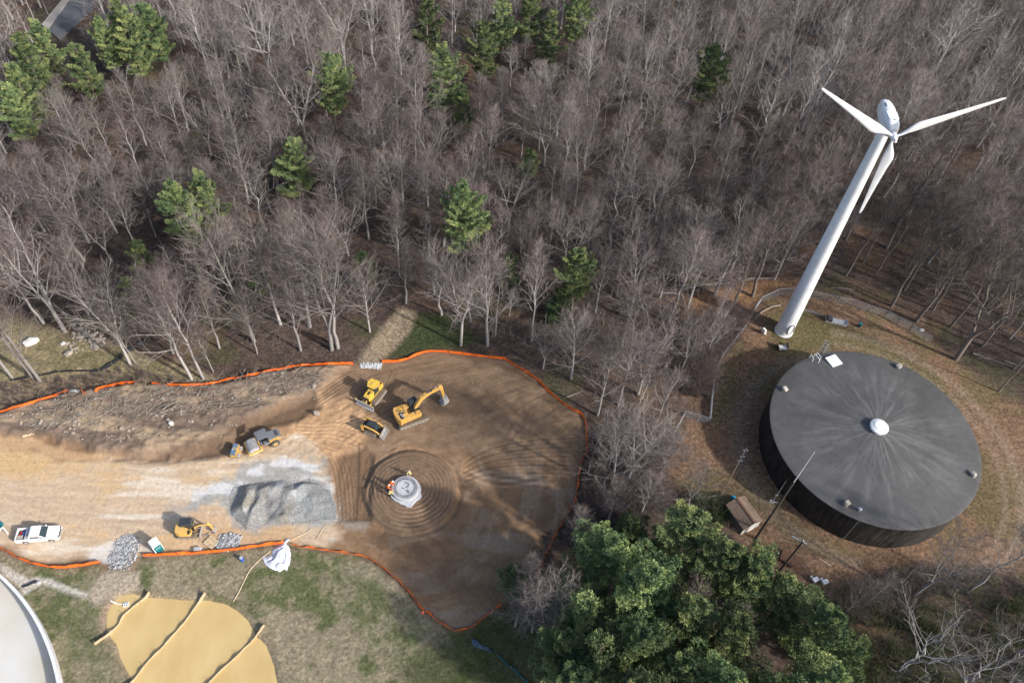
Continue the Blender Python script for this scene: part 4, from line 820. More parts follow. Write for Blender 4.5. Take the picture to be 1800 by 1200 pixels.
for y in (-.95, .95):
    b = MB(); b.cyl((-1.35, y - .22, .68), (-1.35, y + .22, .68), .68, 24); w_ = b.build('wheel', 'tyre', t, True); s = 1 if y > 0 else -1
    b = MB(); b.cyl((-1.35, y + s * .18, .68), (-1.35, y + s * .25, .68), .34, 16); b.build('rim', 'machine_yellow', w_)
b = MB(); b.prism([(-.65, 1.0), (-2.5, .9), (-2.6, 1.35), (-2.2, 1.75), (-.65, 1.95)], -.72, .72); en = b.build('engine_hood', 'grey_paint', t)
for y in (-.76, .76): b = MB(); b.prism([(-.7, 1.05), (-2.3, 1.0), (-2.45, 1.38), (-1.9, 1.72), (-1.2, 1.66), (-.7, 1.6)], y - .07, y + .07); b.build('side_panel', 'machine_yellow', en)
b = MB(); b.box((-2.05, 0, 1.80), (.5, .9, .05), 0, -.3); b.build('grille', 'dark_steel', en)
b = MB()
for x in (-.55, .65):
    for y in (-.68, .68): b.tube([(x, y, 1.1), (x, y, 2.85)], .06, 5)
b.build('roof_post', 'black_paint', t)
b = MB(); b.box((.05, 0, 2.9), (1.65, 1.65, .1)); b.box((.05, 0, 2.97), (1.3, 1.3, .05)); b.build('canopy', 'grey_paint', t)
b = MB(); b.box((-.1, 0, 1.4), (.55, .6, .25)); b.box((-.35, 0, 1.75), (.14, .55, .6)); b.build('seat', 'black_paint', t); b = MB(); b.tube([(.4, 0, 1.1), (.3, 0, 1.65)], .04, 5); b.lathe([(.18, 0), (.18, .04)], 14, (.3, 0, 1.66)); b.build('steering_wheel', 'black_paint', t)
# small compactor ---------------------------------------------------------------
p = at(418, 797); hd = head((413, 800), (421, 781)); t = thing('plate_tamper', 'small yellow tow-behind machine with a blue-grey cover beside the roller', 'compactor', p, hd)
b = MB(); b.box((0, .28, 1.0), (1.9, .7, .55)); b.build('cover', 'grey_paint', t); M['slate'] = mat('slate', (.12, .19, .28), .4)
b = MB(); b.box((0, .28, 1.3), (1.75, .62, .06)); b.build('top_panel', 'slate', t)
b = MB(); b.box((0, -.1, .85), (2.0, .1, .5)); b.box((-.95, .2, .85), (.1, .9, .5)); b.box((0, -.3, .5), (1.7, .35, .25)); b.box((.1, .1, 1.36), (.2, .5, .06)); b.build('frame', 'machine_yellow', t)
for x in (-.6, .6): b = MB(); b.cyl((x - .28, -.3, .38), (x + .28, -.3, .38), .38, 18); b.cyl((x - .28, .45, .38), (x + .28, .45, .38), .38, 18); b.build('roller', 'dusty_steel', t, True)
b = MB(); b.box((.2, .3, 1.35), (.12, .12, .06)); b.box((-.1, .45, 1.35), (.12, .12, .06)); b.build('cap', 'white_paint', t)
# mini excavator -----------------------------------------------------------------
p = at(333, 936); hd = head((318, 941), (352, 940)); t = thing('mini_excavator', 'compact yellow mini excavator with a black cab roof near the pallet', 'mini excavator', at(331, 935), hd)
for y in (-.78, .78): track(t, 2.6, .42, .58, y)
b = MB(); b.box((0, 0, .45), (1.5, 1.2, .35)); b.lathe([(.45, .6), (.45, .75)], 18); b.build('undercarriage', 'dusty_track', t)
hz = [(-1.25, -.5), (-1.15, -.85), (-.7, -1.0), (.65, -1.0), (.75, -.75), (.75, .95), (-.6, .98), (-1.1, .75), (-1.27, .3)]
b = MB(); b.prism(hz, .75, 1.15, 'z'); b.prism([(-1.25, -.5), (-1.15, -.85), (-.7, -.98), (.3, -.98), (.3, -.2), (-.35, .0), (-.5, .9), (-1.1, .75), (-1.27, .3)], 1.15, 1.75, 'z'); b.build('upper_body', 'mini_yellow', t)
b = MB(); b.prism([(-.6, 1.15), (.85, 1.15), (1.0, 1.6), (.75, 2.35), (-.6, 2.4)], -.05, .92); cb_ = b.build('cab', 'glass', t)
b = MB(); b.box((.08, .43, 2.42), (1.5, 1.1, .09)); b.box((.5, .43, 2.48), (.4, .6, .03)); b.build('cab_roof', 'dark_roof', cb_)
b = MB()
for x0_, x1_ in ((-.6, -.6), (1.0, .78), (.2, .2)):
    for y in (-.05, .92): b.tube([(x0_, y, 1.5), (x1_, y, 2.4)], .045, 4)
b.build('cab_frame', 'black_paint', cb_)
b = MB(); b.box((.95, 0, .95), (.5, .35, .4)); b.tube([(.7, -.6, 1.2), (.7, -.2, 1.5), (.2, -.7, 1.5)], .06, 5); b.box((.35, -.65, 1.2), (.5, .4, .2)); b.build('swing_base', 'black_paint', t)
b = link([(1.1, .95, .10), (1.4, 1.7, .16), (2.0, 2.15, .17), (3.0, 2.25, .12), (3.35, 2.2, .10)], .2, -.12, .12); bo = b.build('boom', 'mini_yellow', t); cylr(bo, (1.8, 0, 2.4), (3.3, 0, 2.55), .06)
b = link([(3.1, 2.6, .08), (3.35, 2.2, .14), (3.5, 1.2, .10), (3.55, .75, .08)], .2, -.1, .1); b.build('stick', 'mini_yellow', t); cylr(t, (1.25, 0, 1.0), (1.9, 0, 1.95), .06)
b = MB(); b.prism([(3.4, .8), (3.75, .75), (3.95, .4), (3.7, .08), (3.3, .05), (3.6, .3), (3.65, .55)], -.35, .35); b.build('bucket', 'dusty_steel', t)
b = MB(); b.prism([(1.75, .05), (1.62, .22), (1.72, .45), (1.80, .43), (1.72, .22), (1.84, .07)], -.95, .95); b.box((1.35, -.4, .3), (.7, .12, .15)); b.box((1.35, .4, .3), (.7, .12, .15)); b.build('dozer_blade', 'dusty_steel', t)
b = MB(); b.tube([(2.0, -.5, .05), (2.9, -.55, .1)], .07, 5); b.tube([(2.3, -.8, .06), (2.9, -.2, .1)], .06, 5); o = b.build('steel_bar', 'dusty_steel'); o.location = t.location; o.rotation_euler = t.rotation_euler; tag(o, 'crossed dusty steel bars on the ground before the mini excavator', 'steel bars')
# pickup ---------------------------------------------------------------------------
hd = head((25, 957), (107, 950)); A = at(42, 957); B_ = at(95, 951); md_ = (A + B_) / 2; t = thing('pickup_truck', 'white double-cab pickup truck with a loaded bed', 'pickup truck', md_ + Vector((-math.sin(hd), math.cos(hd), 0)) * .95, hd)
pr = [(-2.75, .55), (-2.75, 1.12), (-2.6, 1.16), (1.25, 1.16), (2.3, 1.08), (2.72, .92), (2.82, .55), (2.7, .35), (2.15, .35)] + [(1.75 + .42 * math.cos(q), .40 + .42 * math.sin(q)) for q in np.linspace(0, math.pi, 9)] + [(-1.13, .35)] + [(-1.55 + .42 * math.cos(q), .40 + .42 * math.sin(q)) for q in np.linspace(0, math.pi, 9)] + [(-2.65, .38)]
def bodyprism(pr, hy, name, m, par, inset=.06):
    b = MB(); b.prism(pr, -hy, hy); o = b.build(name, m, par); bv = o.modifiers.new('bevel', 'BEVEL'); bv.width = inset; bv.segments = 3; bv.limit_method = 'ANGLE'; bv.angle_limit = R_(25); return o
# bed opening: front body and rear bed built as walls
fr = [(-.98, .38), (-.98, 1.16), (1.25, 1.16), (2.3, 1.08), (2.70, .95), (2.80, .6), (2.72, .36), (2.17, .36)] + [(1.75 + .42 * math.cos(q), .40 + .42 * math.sin(q)) for q in np.linspace(0, math.pi, 9)]
bodyprism(fr, .94, 'body', 'white_paint', t, .07)
sidep = [(-2.75, .55), (-2.75, 1.14), (-1.0, 1.14), (-1.0, .38), (-1.13, .38)] + [(-1.55 + .42 * math.cos(q), .40 + .42 * math.sin(q)) for q in np.linspace(0, math.pi, 9)] + [(-2.65, .42)]
for y in (-.87, .87): b = MB(); b.prism(sidep, y - .07, y + .07); b.build('bed_side', 'white_paint', t)
b = MB(); b.box((-2.72, 0, .84), (.07, 1.66, .56)); b.build('tailgate', 'white_paint', t); b = MB(); b.box((-1.85, 0, .62), (1.7, 1.62, .06)); b.build('bed_floor', 'dark_roof', t)
b = MB(); b.box((-1.22, 0, 1.2), (.46, 1.74, .16)); b.build('tool_box', 'pale_steel', t)
b = MB(); b.box((-2.2, -.38, .85), (.8, .55, .4)); b.build('crate', 'vent_beige', t)
b = MB(); b.box((-1.75, .2, .82), (.4, .45, .36)); b.lathe([(.12, 0), (.12, .32)], 12, (-1.65, .6, .66)); b.build('equipment', 'blue', t); b = MB(); b.box((-2.15, .3, .84), (.22, .3, .34), .3); b.lathe([(.1, 0), (.1, .3)], 12, (-2.35, .1, .66)); b.build('fuel_can', 'red', t)
cabp = [(-.98, 1.14), (-.85, 1.72), (-.6, 1.80), (.35, 1.80), (.55, 1.74), (1.28, 1.14)]
bodyprism(cabp, .82, 'cab', 'white_paint', t, .09)
b = MB(); b.add([(.60, -.70, 1.735), (.60, .70, 1.735), (1.26, .80, 1.185), (1.26, -.80, 1.185), (.56, -.70, 1.70), (.56, .70, 1.70), (1.2, .8, 1.15), (1.2, -.8, 1.15)], [(0, 1, 2, 3), (4, 7, 6, 5), (0, 4, 5, 1), (1, 5, 6, 2), (2, 6, 7, 3), (3, 7, 4, 0)]); b.build('windshield', 'glass', t)
for y in (-.825, .825): b = MB(); b.prism([(-.72, 1.22), (-.62, 1.62), (.38, 1.64), (.95, 1.22)], y - .015, y + .015); b.build('side_window', 'glass', t)
b = MB(); b.box((-.965, 0, 1.45), (.04, 1.3, .34), 0, .22); b.build('rear_window', 'glass', t)
for x in (1.75, -1.55):
    for y in (-.84, .84):
        b = MB(); b.cyl((x, y - .12, .37), (x, y + .12, .37), .37, 22); w_ = b.build('wheel', 'tyre', t, True); s = 1 if y > 0 else -1; b = MB(); b.cyl((x, y + s * .10, .37), (x, y + s * .135, .37), .23, 14); b.build('rim', 'pale_steel', w_)
b = MB(); b.box((2.79, 0, .80), (.06, 1.1, .2), 0, -.25); b.build('grille', 'dark_steel', t)
for y in (-.72, .72):
    b = MB(); b.box((2.72, y, .88), (.16, .3, .14)); b.build('headlight', 'glass', t); b = MB(); b.box((-2.76, y * 1.15, .95), (.05, .14, .3)); b.build('tail_light', 'red', t); b = MB(); b.box((.92, y * 1.38, 1.22), (.14, .2, .14)); b.build('mirror', 'white_paint', t)
b = MB(); b.box((2.82, 0, .5), (.1, 1.6, .2)); b.box((-2.82, 0, .5), (.1, 1.7, .16)); b.build('bumper', 'pale_steel', t)
# portable toilet -----------------------------------------------------------------
A = at(277, 974); B_ = at(289, 966); hd = math.atan2(B_.y - A.y, B_.x - A.x); t = thing('portable_toilet', 'teal portable toilet with a white domed roof by the orange fence', 'portable toilet', (A + B_) / 2 + Vector((-math.sin(hd), math.cos(hd), 0)) * .58, hd)
b = MB(); b.box((0, 0, 1.05), (1.08, 1.1, 2.0)); b.build('wall', 'teal', t); b = MB(); b.box((0, -.57, 1.05), (.8, .03, 1.75)); dr = b.build('door', 'teal', t); b = MB(); b.box((.0, -.59, 1.3), (.74, .02, .05)); b.build('trim', 'white_paint', dr)
b = MB()
for sx in (-.55, .55):
    for sy in (-.56, .56): b.box((sx, sy, 1.05), (.07, .07, 2.05))
b.build('corner_post', 'white_paint', t)
v = []; nn = 12
arc_ = [(-.62, 2.04)] + [(.62 * math.sin(q), 2.10 + .24 * math.cos(q)) for q in np.linspace(-1.57, 1.57, nn)] + [(.62, 2.04)]
b = MB(); b.prism(arc_, -.64, .60); b.build('roof', 'white_paint', t, True)
b = MB(); b.lathe([(.06, 0), (.06, .3)], 8, (.4, .4, 2.15)); b.build('vent_pipe', 'white_paint', t); b = MB(); b.box((0, 0, .05), (1.15, 1.2, .12)); b.build('base', 'grey_paint', t)
# pallet, white box, barrel ----------------------------------------------------------
p = at(372, 954); hd = head((362, 954), (374, 963)); t = thing('wooden_pallet', 'pale wooden pallet lying beside the small stone heap', 'pallet', p + Vector((0, 0, .12)), hd); t.scale = (1.25, 1.25, 1.25)
for y in np.linspace(-.5, .5, 3): b = MB(); b.box((0, y, .05), (1.2, .1, .14)); b.build('runner', 'pale_wood', t)
for x in np.linspace(-.55, .55, 6): b = MB(); b.box((x, 0, .135), (.12, 1.1, .025)); b.build('slat', 'pale_wood', t)
p = at(348, 966); t = thing('storage_box', 'small white box on the ground by the orange fence', 'box', p, head((342, 966), (354, 965))); b = MB(); b.box((0, 0, .22), (.9, .42, .42)); b.build('body', 'white_paint', t); b = MB(); b.box((0, 0, .45), (.94, .46, .05)); b.build('lid', 'pale_steel', t)
p = at(426, 984); t = thing('blue_barrel', 'blue barrel alone on the grass below the orange fence', 'barrel', p); b = MB(); b.lathe([(.27, 0), (.29, .28), (.27, .3), (.29, .33), (.27, .85), (.24, .88)], 18); b.build('body', 'blue', t, True); b = MB(); b.lathe([(.24, .88), (.2, .9), (.02, .91)], 18); b.build('lid', 'pale_steel', t)
# foundation pedestal -----------------------------------------------------------------
px_, py_ = rel(713, 858, 1.3); pz = float(gh(px_, py_)); t = thing('turbine_foundation', 'round pale concrete turbine foundation with rings of anchor bolts', 'foundation', (px_, py_, pz))
b = MB(); b.lathe([(1.98, -.5), (1.98, .48), (1.92, .54), (1.0, .54), (.02, .54)], 64); b.build('pedestal', 'concrete', t, True)
b = MB(); rr_ = random.Random(3); b.lathe([(2.32, -.3), (2.28, .06), (1.9, .12)], 26, rf=lambda q, i: .84 + .32 * (vn(q * 2.2, 0, 5)) if i < 2 else 1); o = b.build('apron', 'concrete', t); o.location = (.25, -.28, 0)
for rad in (1.62, 1.36):
    b = MB()
    for i in range(56):
        q = 2 * math.pi * i / 56; b.cyl((rad * math.cos(q), rad * math.sin(q), .5), (rad * math.cos(q), rad * math.sin(q), .74), .035, 6)
    b.build('anchor_bolts', 'dark_steel', t)
b = MB()
for (x, y, a, l) in ((.1, .75, .4, .7), (.35, .35, 1.7, .4), (-.35, -.1, .4, .4), (.3, -.55, .7, .6), (.5, -.5, .9, .5), (.15, .1, 1.2, .3)): b.box((x, y, .56), (l, .12, .07), -a)
b.build('cast_inlay', 'grey_paint', t)
# ---------------------------------------------------------------- orange fences
def dens(P, step):
    out = [P[0]]
    for i in range(len(P) - 1):
        a, b_ = P[i], P[i + 1]; n_ = max(1, int((b_ - a).length / step))
        for k in range(1, n_ + 1): out.append(a.lerp(b_, k / n_))
    return out
def smooth_line(pts, n=3):
    P = [Vector(p) for p in pts]; out = []
    for i in range(len(P) - 1):
        p0, p1, p2, p3 = P[max(i - 1, 0)], P[i], P[i + 1], P[min(i + 2, len(P) - 1)]
        for k in range(n):
            u = k / n; out.append(.5 * ((2 * p1) + (-p0 + p2) * u + (2 * p0 - 5 * p1 + 4 * p2 - p3) * u * u + (-p0 + 3 * p1 - 3 * p2 + p3) * u ** 3))
    out.append(P[-1]); return out
M['dark_stake'] = mat('dark_stake', (.10, .06, .035), .9)
def barrier(nm, label, pts, hgt, m, pm, lean=.16, step=.3, pstep=2.2, thick=.03, cat='barrier fence', group=None, wav=.10, postw=.022, seed=1):
    rn = random.Random(seed)
    sp = smooth_line([(a, b_, 0) for a, b_ in pts], 4); P = dens([at(p.x, p.y) for p in sp], step); o_ = P[0].copy()
    t = thing(nm, label, cat, o_, 0, group); v = []; f = []; d0 = 0; acc = 0; nxt = .1; posts = []
    for i, p in enumerate(P):
        d = P[min(i + 1, len(P) - 1)] - P[max(i - 1, 0)]; d.z = 0; d.normalize(); s = Vector((-d.y, d.x, 0))
        if i: acc += (P[i] - P[i - 1]).length
        ph = (acc % pstep) / pstep; sag = math.sin(math.pi * ph)
        bul = lean * (.5 + vn(acc * .5, 3.3, seed)) ; hh = hgt * (1 - .22 * sag - .25 * float(vn(acc * .35, 1.5, seed + 4)) - .12 * float(vn(acc * 1.7, 2.5, seed + 5))); wv = (wav + .1) * (float(vn(acc * .9, 7.7, seed + 9)) + .5 * float(vn(acc * 2.3, 5.7, seed + 9)) - .75)
        for (fr, oo) in ((-.02, 0), (.5, .6), (1, 1)):
            for tt in (-thick / 2, thick / 2): v.append(p - o_ + s * (oo * bul * sag + wv * fr + tt) + Vector((0, 0, hh * fr)))
        if acc >= nxt: posts.append(p - o_); nxt += pstep
    n_ = 6
    for i in range(len(P) - 1):
        a = i * n_; c_ = a + n_
        for q, w2 in ((0, 2), (2, 4)): f.append((a + q, c_ + q, c_ + w2, a + w2)); f.append((a + q + 1, a + w2 + 1, c_ + w2 + 1, c_ + q + 1))
        f.append((a + 4, c_ + 4, c_ + 5, a + 5))
    b = MB(); b.add(v, f); b.build('fabric', m, t, True)
    for p in posts[:95]:
        b = MB(); tx2, ty2 = rn.uniform(-.08, .08), rn.uniform(-.08, .08); b.tube([p + Vector((0, 0, -.1)), p + Vector((tx2, ty2, hgt * 1.18))], postw * 1.4, 4); b.build('stake', pm, t)
    return t
OG = 'orange silt fences round the building site'
barrier('silt_fence', 'long orange silt fence curving round the top and east side of the brown clearing', F_TOP, .68, 'orange_fabric', 'dark_stake', seed=2)
barrier('silt_fence', 'orange silt fence looping below the brown clearing from the white sheet to the pines', F_LOOP, .68, 'orange_fabric', 'dark_stake', seed=3, wav=.3, lean=.1)
barrier('silt_fence', 'orange silt fence behind the portable toilet and pallet above the grass bank', F_LOW[::-1], .8, 'orange_fabric', 'dark_stake', seed=4)
barrier('silt_fence', 'orange silt fence along the wood edge between the two pale stone outlets', F_LEFT, .66, 'orange_fabric', 'dark_stake', seed=5)
barrier('silt_fence', 'orange silt fence coming in from the left edge to the first stone outlet', F_FAR, .72, 'orange_fabric', 'dark_stake', seed=6)
barrier('silt_fence', 'orange silt fence below the white pickup truck', [(-30, 945), (0, 963), (14, 970), (30, 980), (60, 991), (100, 998), (140, 995), (177, 988)], .75, 'orange_fabric', 'dark_stake', seed=7)
barrier('silt_fence', 'short sagging orange silt fence right of the first stone outlet', [(168, 689), (183, 682), (215, 676), (245, 673)], .75, 'orange_fabric', 'stake_wood', seed=8)
barrier('silt_fence', 'tiny leftover piece of orange fence beside the first stone outlet', [(139, 681), (143, 688), (150, 693)], .6, 'orange_fabric', 'stake_wood', seed=9)
barrier('silt_fence', 'thin collapsed strip of orange fence near the wood edge', [(266, 674), (275, 675), (286, 678)], .35, 'orange_fabric', 'stake_wood', seed=10)
barrier('black_silt_fence', 'black silt fence crossing the meadow at the left edge', [(20, 670), (45, 665), (75, 660), (105, 654), (140, 653), (170, 653)], .55, 'black_sheet', 'stake_wood', seed=11)
barrier('black_silt_fence', 'black silt fence dropping from the wood past the fallen branches', [(172, 654), (190, 646), (205, 636), (222, 622), (240, 610), (262, 595)], .8, 'black_sheet', 'stake_wood', seed=12)
barrier('black_silt_fence', 'dark silt fence running down through the grass below the crumpled black sheet', [(872, 1150), (890, 1168), (905, 1180), (925, 1200), (960, 1235)], .6, 'dark_teal', 'stake_wood', seed=13)
BG = 'coir baffles across the muddy pond'
for pts, lb in (([(168, 1133), (180, 1124), (198, 1112), (212, 1097), (222, 1082), (240, 1066), (255, 1055), (264, 1042)], 'wavy tan coir baffle, leftmost of the three across the muddy pond'),
                ([(205, 1232), (238, 1195), (262, 1165), (285, 1142), (312, 1112), (338, 1080), (362, 1044)], 'long tan coir baffle crossing the middle of the muddy pond'),
                ([(345, 1232), (375, 1195), (410, 1162), (440, 1132), (466, 1099)], 'short tan coir baffle at the right end of the muddy pond')):
    Bf = barrier('pond_baffle', lb, pts, .95, 'coir', 'stake_wood', seed=len(pts), lean=.05, thick=.035, cat='pond baffle', group=BG)
# ---------------------------------------------------------------- sheet, hose, pipes, signs
ol = [(497, 955), (503, 947), (509, 945), (508, 951), (503, 956), (509, 962), (511, 972), (510, 985), (507, 994), (504, 1002), (499, 1000), (492, 1004), (482, 1001), (474, 998), (467, 992), (465, 988), (462, 983), (461, 979), (470, 976), (479, 975), (478, 969), (481, 963), (488, 959)]
W = P_([(a, b_) for a, b_ in ol]); g0 = W.min(0); g1 = W.max(0); n_ = 46
gxx = np.linspace(g0[0], g1[0], n_); gyy = np.linspace(g0[1], g1[1], n_); XX, YY = np.meshgrid(gxx, gyy); sdv = sdist(W, XX.ravel(), YY.ravel())
ap = rel(505, 955); dd = np.hypot(XX.ravel() - ap[0], YY.ravel() - ap[1]); an = np.arctan2(YY.ravel() - ap[1], XX.ravel() - ap[0])
zz = gh(XX.ravel(), YY.ravel()) + .05 + .75 * ss(0, .8, sdv) * (.35 + .65 * np.abs(np.sin(an * 5.5 + dd * .5 + fbm(XX.ravel(), YY.ravel(), 5, 2) * 3))) * (.4 + .5 * fbm(XX.ravel() * 1.2, YY.ravel() * 1.2, 9, 2)) + .25 * np.exp(-(dd / .7) ** 2)
I = np.arange(n_ * n_).reshape(n_, n_); Q = np.stack([I[:-1, :-1], I[:-1, 1:], I[1:, 1:], I[1:, :-1]], -1).reshape(-1, 4); Q = Q[sdv[Q].min(1) > -.06]; u_, inv = np.unique(Q, return_inverse=True)
me = np_mesh('plastic_sheet', np.c_[XX.ravel(), YY.ravel(), zz][u_], inv.reshape(Q.shape), 'plastic_sheet', True); o = bpy.data.objects.new('plastic_sheet', me); COL.objects.link(o); sm = o.modifiers.new('thick', 'SOLIDIFY'); sm.thickness = .03
tag(o, 'crumpled white plastic sheet thrown over the orange fence onto the grass', 'plastic sheet')
def hose(label, pts, r, m, nm='hose', cat='hose', lift=.06):
    sp = smooth_line([(a, b_, 0) for a, b_ in pts], 4); P = [at(p.x, p.y) for p in sp]; b = MB(); o_ = P[0].copy(); b.tube([p - o_ + Vector((0, 0, lift)) for p in P], r, 6); o = b.build(nm, m, None, True); o.location = o_; return tag(o, label, cat)
hose('tan rope hose running down the grass from the white sheet to the pond', [(476, 968), (462, 979), (448, 992), (438, 1004), (428, 1024), (418, 1044), (410, 1057)], .055, 'pale_wood')
hose('tan rope hose stretched over the dirt from the white sheet to the right', [(508, 950), (525, 942), (540, 935), (548, 929)], .05, 'pale_wood')
hose('short curved tan rope on the dirt below the gravel heap', [(556, 948), (562, 938), (568, 928), (575, 921)], .04, 'pale_wood')
hose('black drain pipe lying by the curved basin wall', [(40, 1031), (50, 1028), (58, 1024), (65, 1022)], .16, 'black_paint', 'drain_pipe', 'pipe', .12)
p = at(67, 1024); b = MB(); b.tube([(0, 0, .15), (.25, -.1, .18)], .26, 14); o = b.build('pipe_end', 'pale_steel', None, True); o.location = p; tag(o, 'round white pipe mouth at the end of the black drain pipe', 'pipe')
t = thing('skimmer_sign', 'white perforated skimmer box on a pipe in the shallow end of the pond', 'skimmer', Vector(rel(219, 1062, -.2) + (-.2,))); p0 = at(195, 1056); q = p0 - Vector(t.location); q1 = at(207, 1062) - Vector(t.location)
b = MB(); b.tube([(q.x, q.y, .35), (q1.x, q1.y, .12)], .08, 8); b.tube([(q1.x, q1.y, .12), (-.3, 0, .05)], .05, 8); b.build('pipe', 'white_paint', t, True)
b = MB(); b.box((.2, 0, .05), (.65, .55, .16), .2); b.build('box', 'white_paint', t)
b = MB()
for x, y in ((.05, .1), (.33, .14), (.1, -.14), (.35, -.1)): b.box((x, y, .14), (.14, .14, .02), .2)
b.build('opening', 'dark_steel', t)
W = P_([(828, 1122), (834, 1121), (840, 1130), (852, 1134), (866, 1141), (870, 1146), (862, 1145), (850, 1141), (838, 1138), (831, 1133)]); b = MB(); cen = W.mean(0); v = []; f = []
rn = random.Random(4)
for k, s in enumerate((1.0, .8, .55, .25)):
    for i, p in enumerate(W): v.append((cen[0] + (p[0] - cen[0]) * s, cen[1] + (p[1] - cen[1]) * s, float(gh(*cen)) + .03 + (.14 * k + rn.uniform(-.06, .12)) * (k > 0)))
nW = len(W)
for k in range(3):
    for i in range(nW): f.append((k * nW + i, k * nW + (i + 1) % nW, (k + 1) * nW + (i + 1) % nW, (k + 1) * nW + i))
f.append(tuple(range(3 * nW, 4 * nW))); b.add(v, f); M['wet_sheet'] = mat('wet_sheet', (.07, .10, .15), .25, noise=.6, nscale=2); tag(b.build('black_sheet', 'wet_sheet', None, True), 'crumpled blue-black plastic sheet on the dark grass below the fence corner', 'plastic sheet')
t = thing('post_frame', 'white angled metal posts at the left edge beside the pickup truck', 'posts', at(8, 932)); b = MB(); b.tube([(-.9, -1.2, .2), (.1, .1, .9)], .09, 6); b.build('post', 'white_paint', t); b = MB(); b.tube([(.1, .1, .9), (.8, -.5, .15)], .08, 6); b.build('brace', 'white_paint', t); b = MB(); b.box((-.8, .6, .3), (.7, .7, .4), .3); b.build('box', 'teal', t)
p = at(743, 1076); t = thing('traffic_cone', 'small orange cone by the bottom loop of the orange fence', 'traffic cone', p); b = MB(); b.box((0, 0, .03), (.4, .4, .05)); b.build('base', 'orange_cone', t); b = MB(); b.lathe([(.15, .05), (.03, .7)], 14); b.build('cone', 'orange_cone', t, True); b = MB(); b.lathe([(.115, .28), (.085, .42)], 14); b.build('stripe', 'white_paint', t, True)
# ---------------------------------------------------------------- gravel heap
W = P_([(407, 868), (412, 858), (424, 852), (450, 850), (475, 846), (500, 845), (520, 850), (535, 846), (560, 850), (578, 862), (589, 885), (591, 912), (560, 914), (520, 917), (495, 922), (470, 920), (450, 925), (432, 930), (420, 918), (408, 905), (405, 885)])
g0 = W.min(0) - .4; g1 = W.max(0) + .4; n_ = 240; XX, YY = np.meshgrid(np.linspace(g0[0], g1[0], n_), np.linspace(g0[1], g1[1], 110)); gx_, gy_ = XX.ravel(), YY.ravel()
wx = gx_ + .5 * (fbm(gx_ * .7, gy_ * .7, 301, 3) - .5); wy = gy_ + .5 * (fbm(gx_ * .7, gy_ * .7, 303, 3) - .5)
sdv = sdist(W, wx, wy)
def ridge(line, wd, hh):
    return hh * np.clip(1 - ldist(P_(line), wx, wy) / wd, 0, 1) ** 1.1
hz_ = .6 * ss(0, 3.0, sdv)
hz_ = np.maximum(hz_, np.minimum(np.clip(sdv * .75, 0, 3), ridge([(440, 868), (432, 890), (424, 908)], 1.9, 1.35)))
hz_ = np.maximum(hz_, np.minimum(np.clip(sdv * .75, 0, 3), ridge([(462, 862), (455, 885), (446, 905), (438, 925)], 2.6, 1.0)))
hz_ = np.maximum(hz_, np.minimum(np.clip(sdv * .75, 0, 3), ridge([(475, 860), (500, 858), (515, 868)], 4.2, 1.25)))
hz_ = np.maximum(hz_, np.minimum(np.clip(sdv * .75, 0, 3), ridge([(500, 865), (502, 890), (500, 912)], 3.0, .8)))
hz_ = hz_ + ss(0, 1.2, sdv) * .5 * (fbm(gx_ * .6, gy_ * .5, 305, 4) - .5) + ss(0, .4, sdv) * .12 * (fbm(gx_ * 1.6, gy_ * 1.6, 307, 2) - .5)
hq = hz_.reshape(110, n_)
for _ in range(12): hq[1:-1, 1:-1] = (hq[:-2, 1:-1] + hq[2:, 1:-1] + hq[1:-1, :-2] + hq[1:-1, 2:] + 2 * hq[1:-1, 1:-1]) / 6
hz_ = hq.ravel() + .10 * ss(0, .5, sdv) * (fbm(gx_ * 1.4, gy_ * 1.4, 315, 3) - .5)
gz_ = hz_ + .04
gc = np.array([.245, .24, .228]) * (.75 + .5 * fbm(gx_ * .9, gy_ * .9, 309, 4))[:, None]
gc = mixc(gc, (.47, .475, .475), ss(.5, .66, fbm(gx_ * .35 + 4, gy_ * .25, 311, 3)) * .75); gc = mixc(gc, (.20, .185, .145), ss(.5, .62, fbm(gx_ * .3 + 14, gy_ * .2, 313, 3)) * .6)
gc = mixc(gc, (.23, .245, .245), np.clip(zone(P_([(515, 845), (592, 845), (600, 920), (515, 920)]), gx_, gy_, 1.0, 1, 36), 0, 1) * .6)
I = np.arange(n_ * 110).reshape(110, n_); Q = np.stack([I[:-1, :-1], I[:-1, 1:], I[1:, 1:], I[1:, :-1]], -1).reshape(-1, 4); Q = Q[sdv[Q].min(1) > -.05]; u_, inv = np.unique(Q, return_inverse=True)
M['gravel'] = attr_mat('gravel', 4, 9, .22, .6, speck=.25)
me = np_mesh('gravel_heap', np.c_[gx_, gy_, gz_][u_], inv.reshape(Q.shape), 'gravel', True, [('Col', 'FLOAT_COLOR', gc[u_])]); o = bpy.data.objects.new('gravel_heap', me); COL.objects.link(o); tag(o, 'large heap of grey gravel left of the foundation mound', 'gravel heap', kind='stuff')
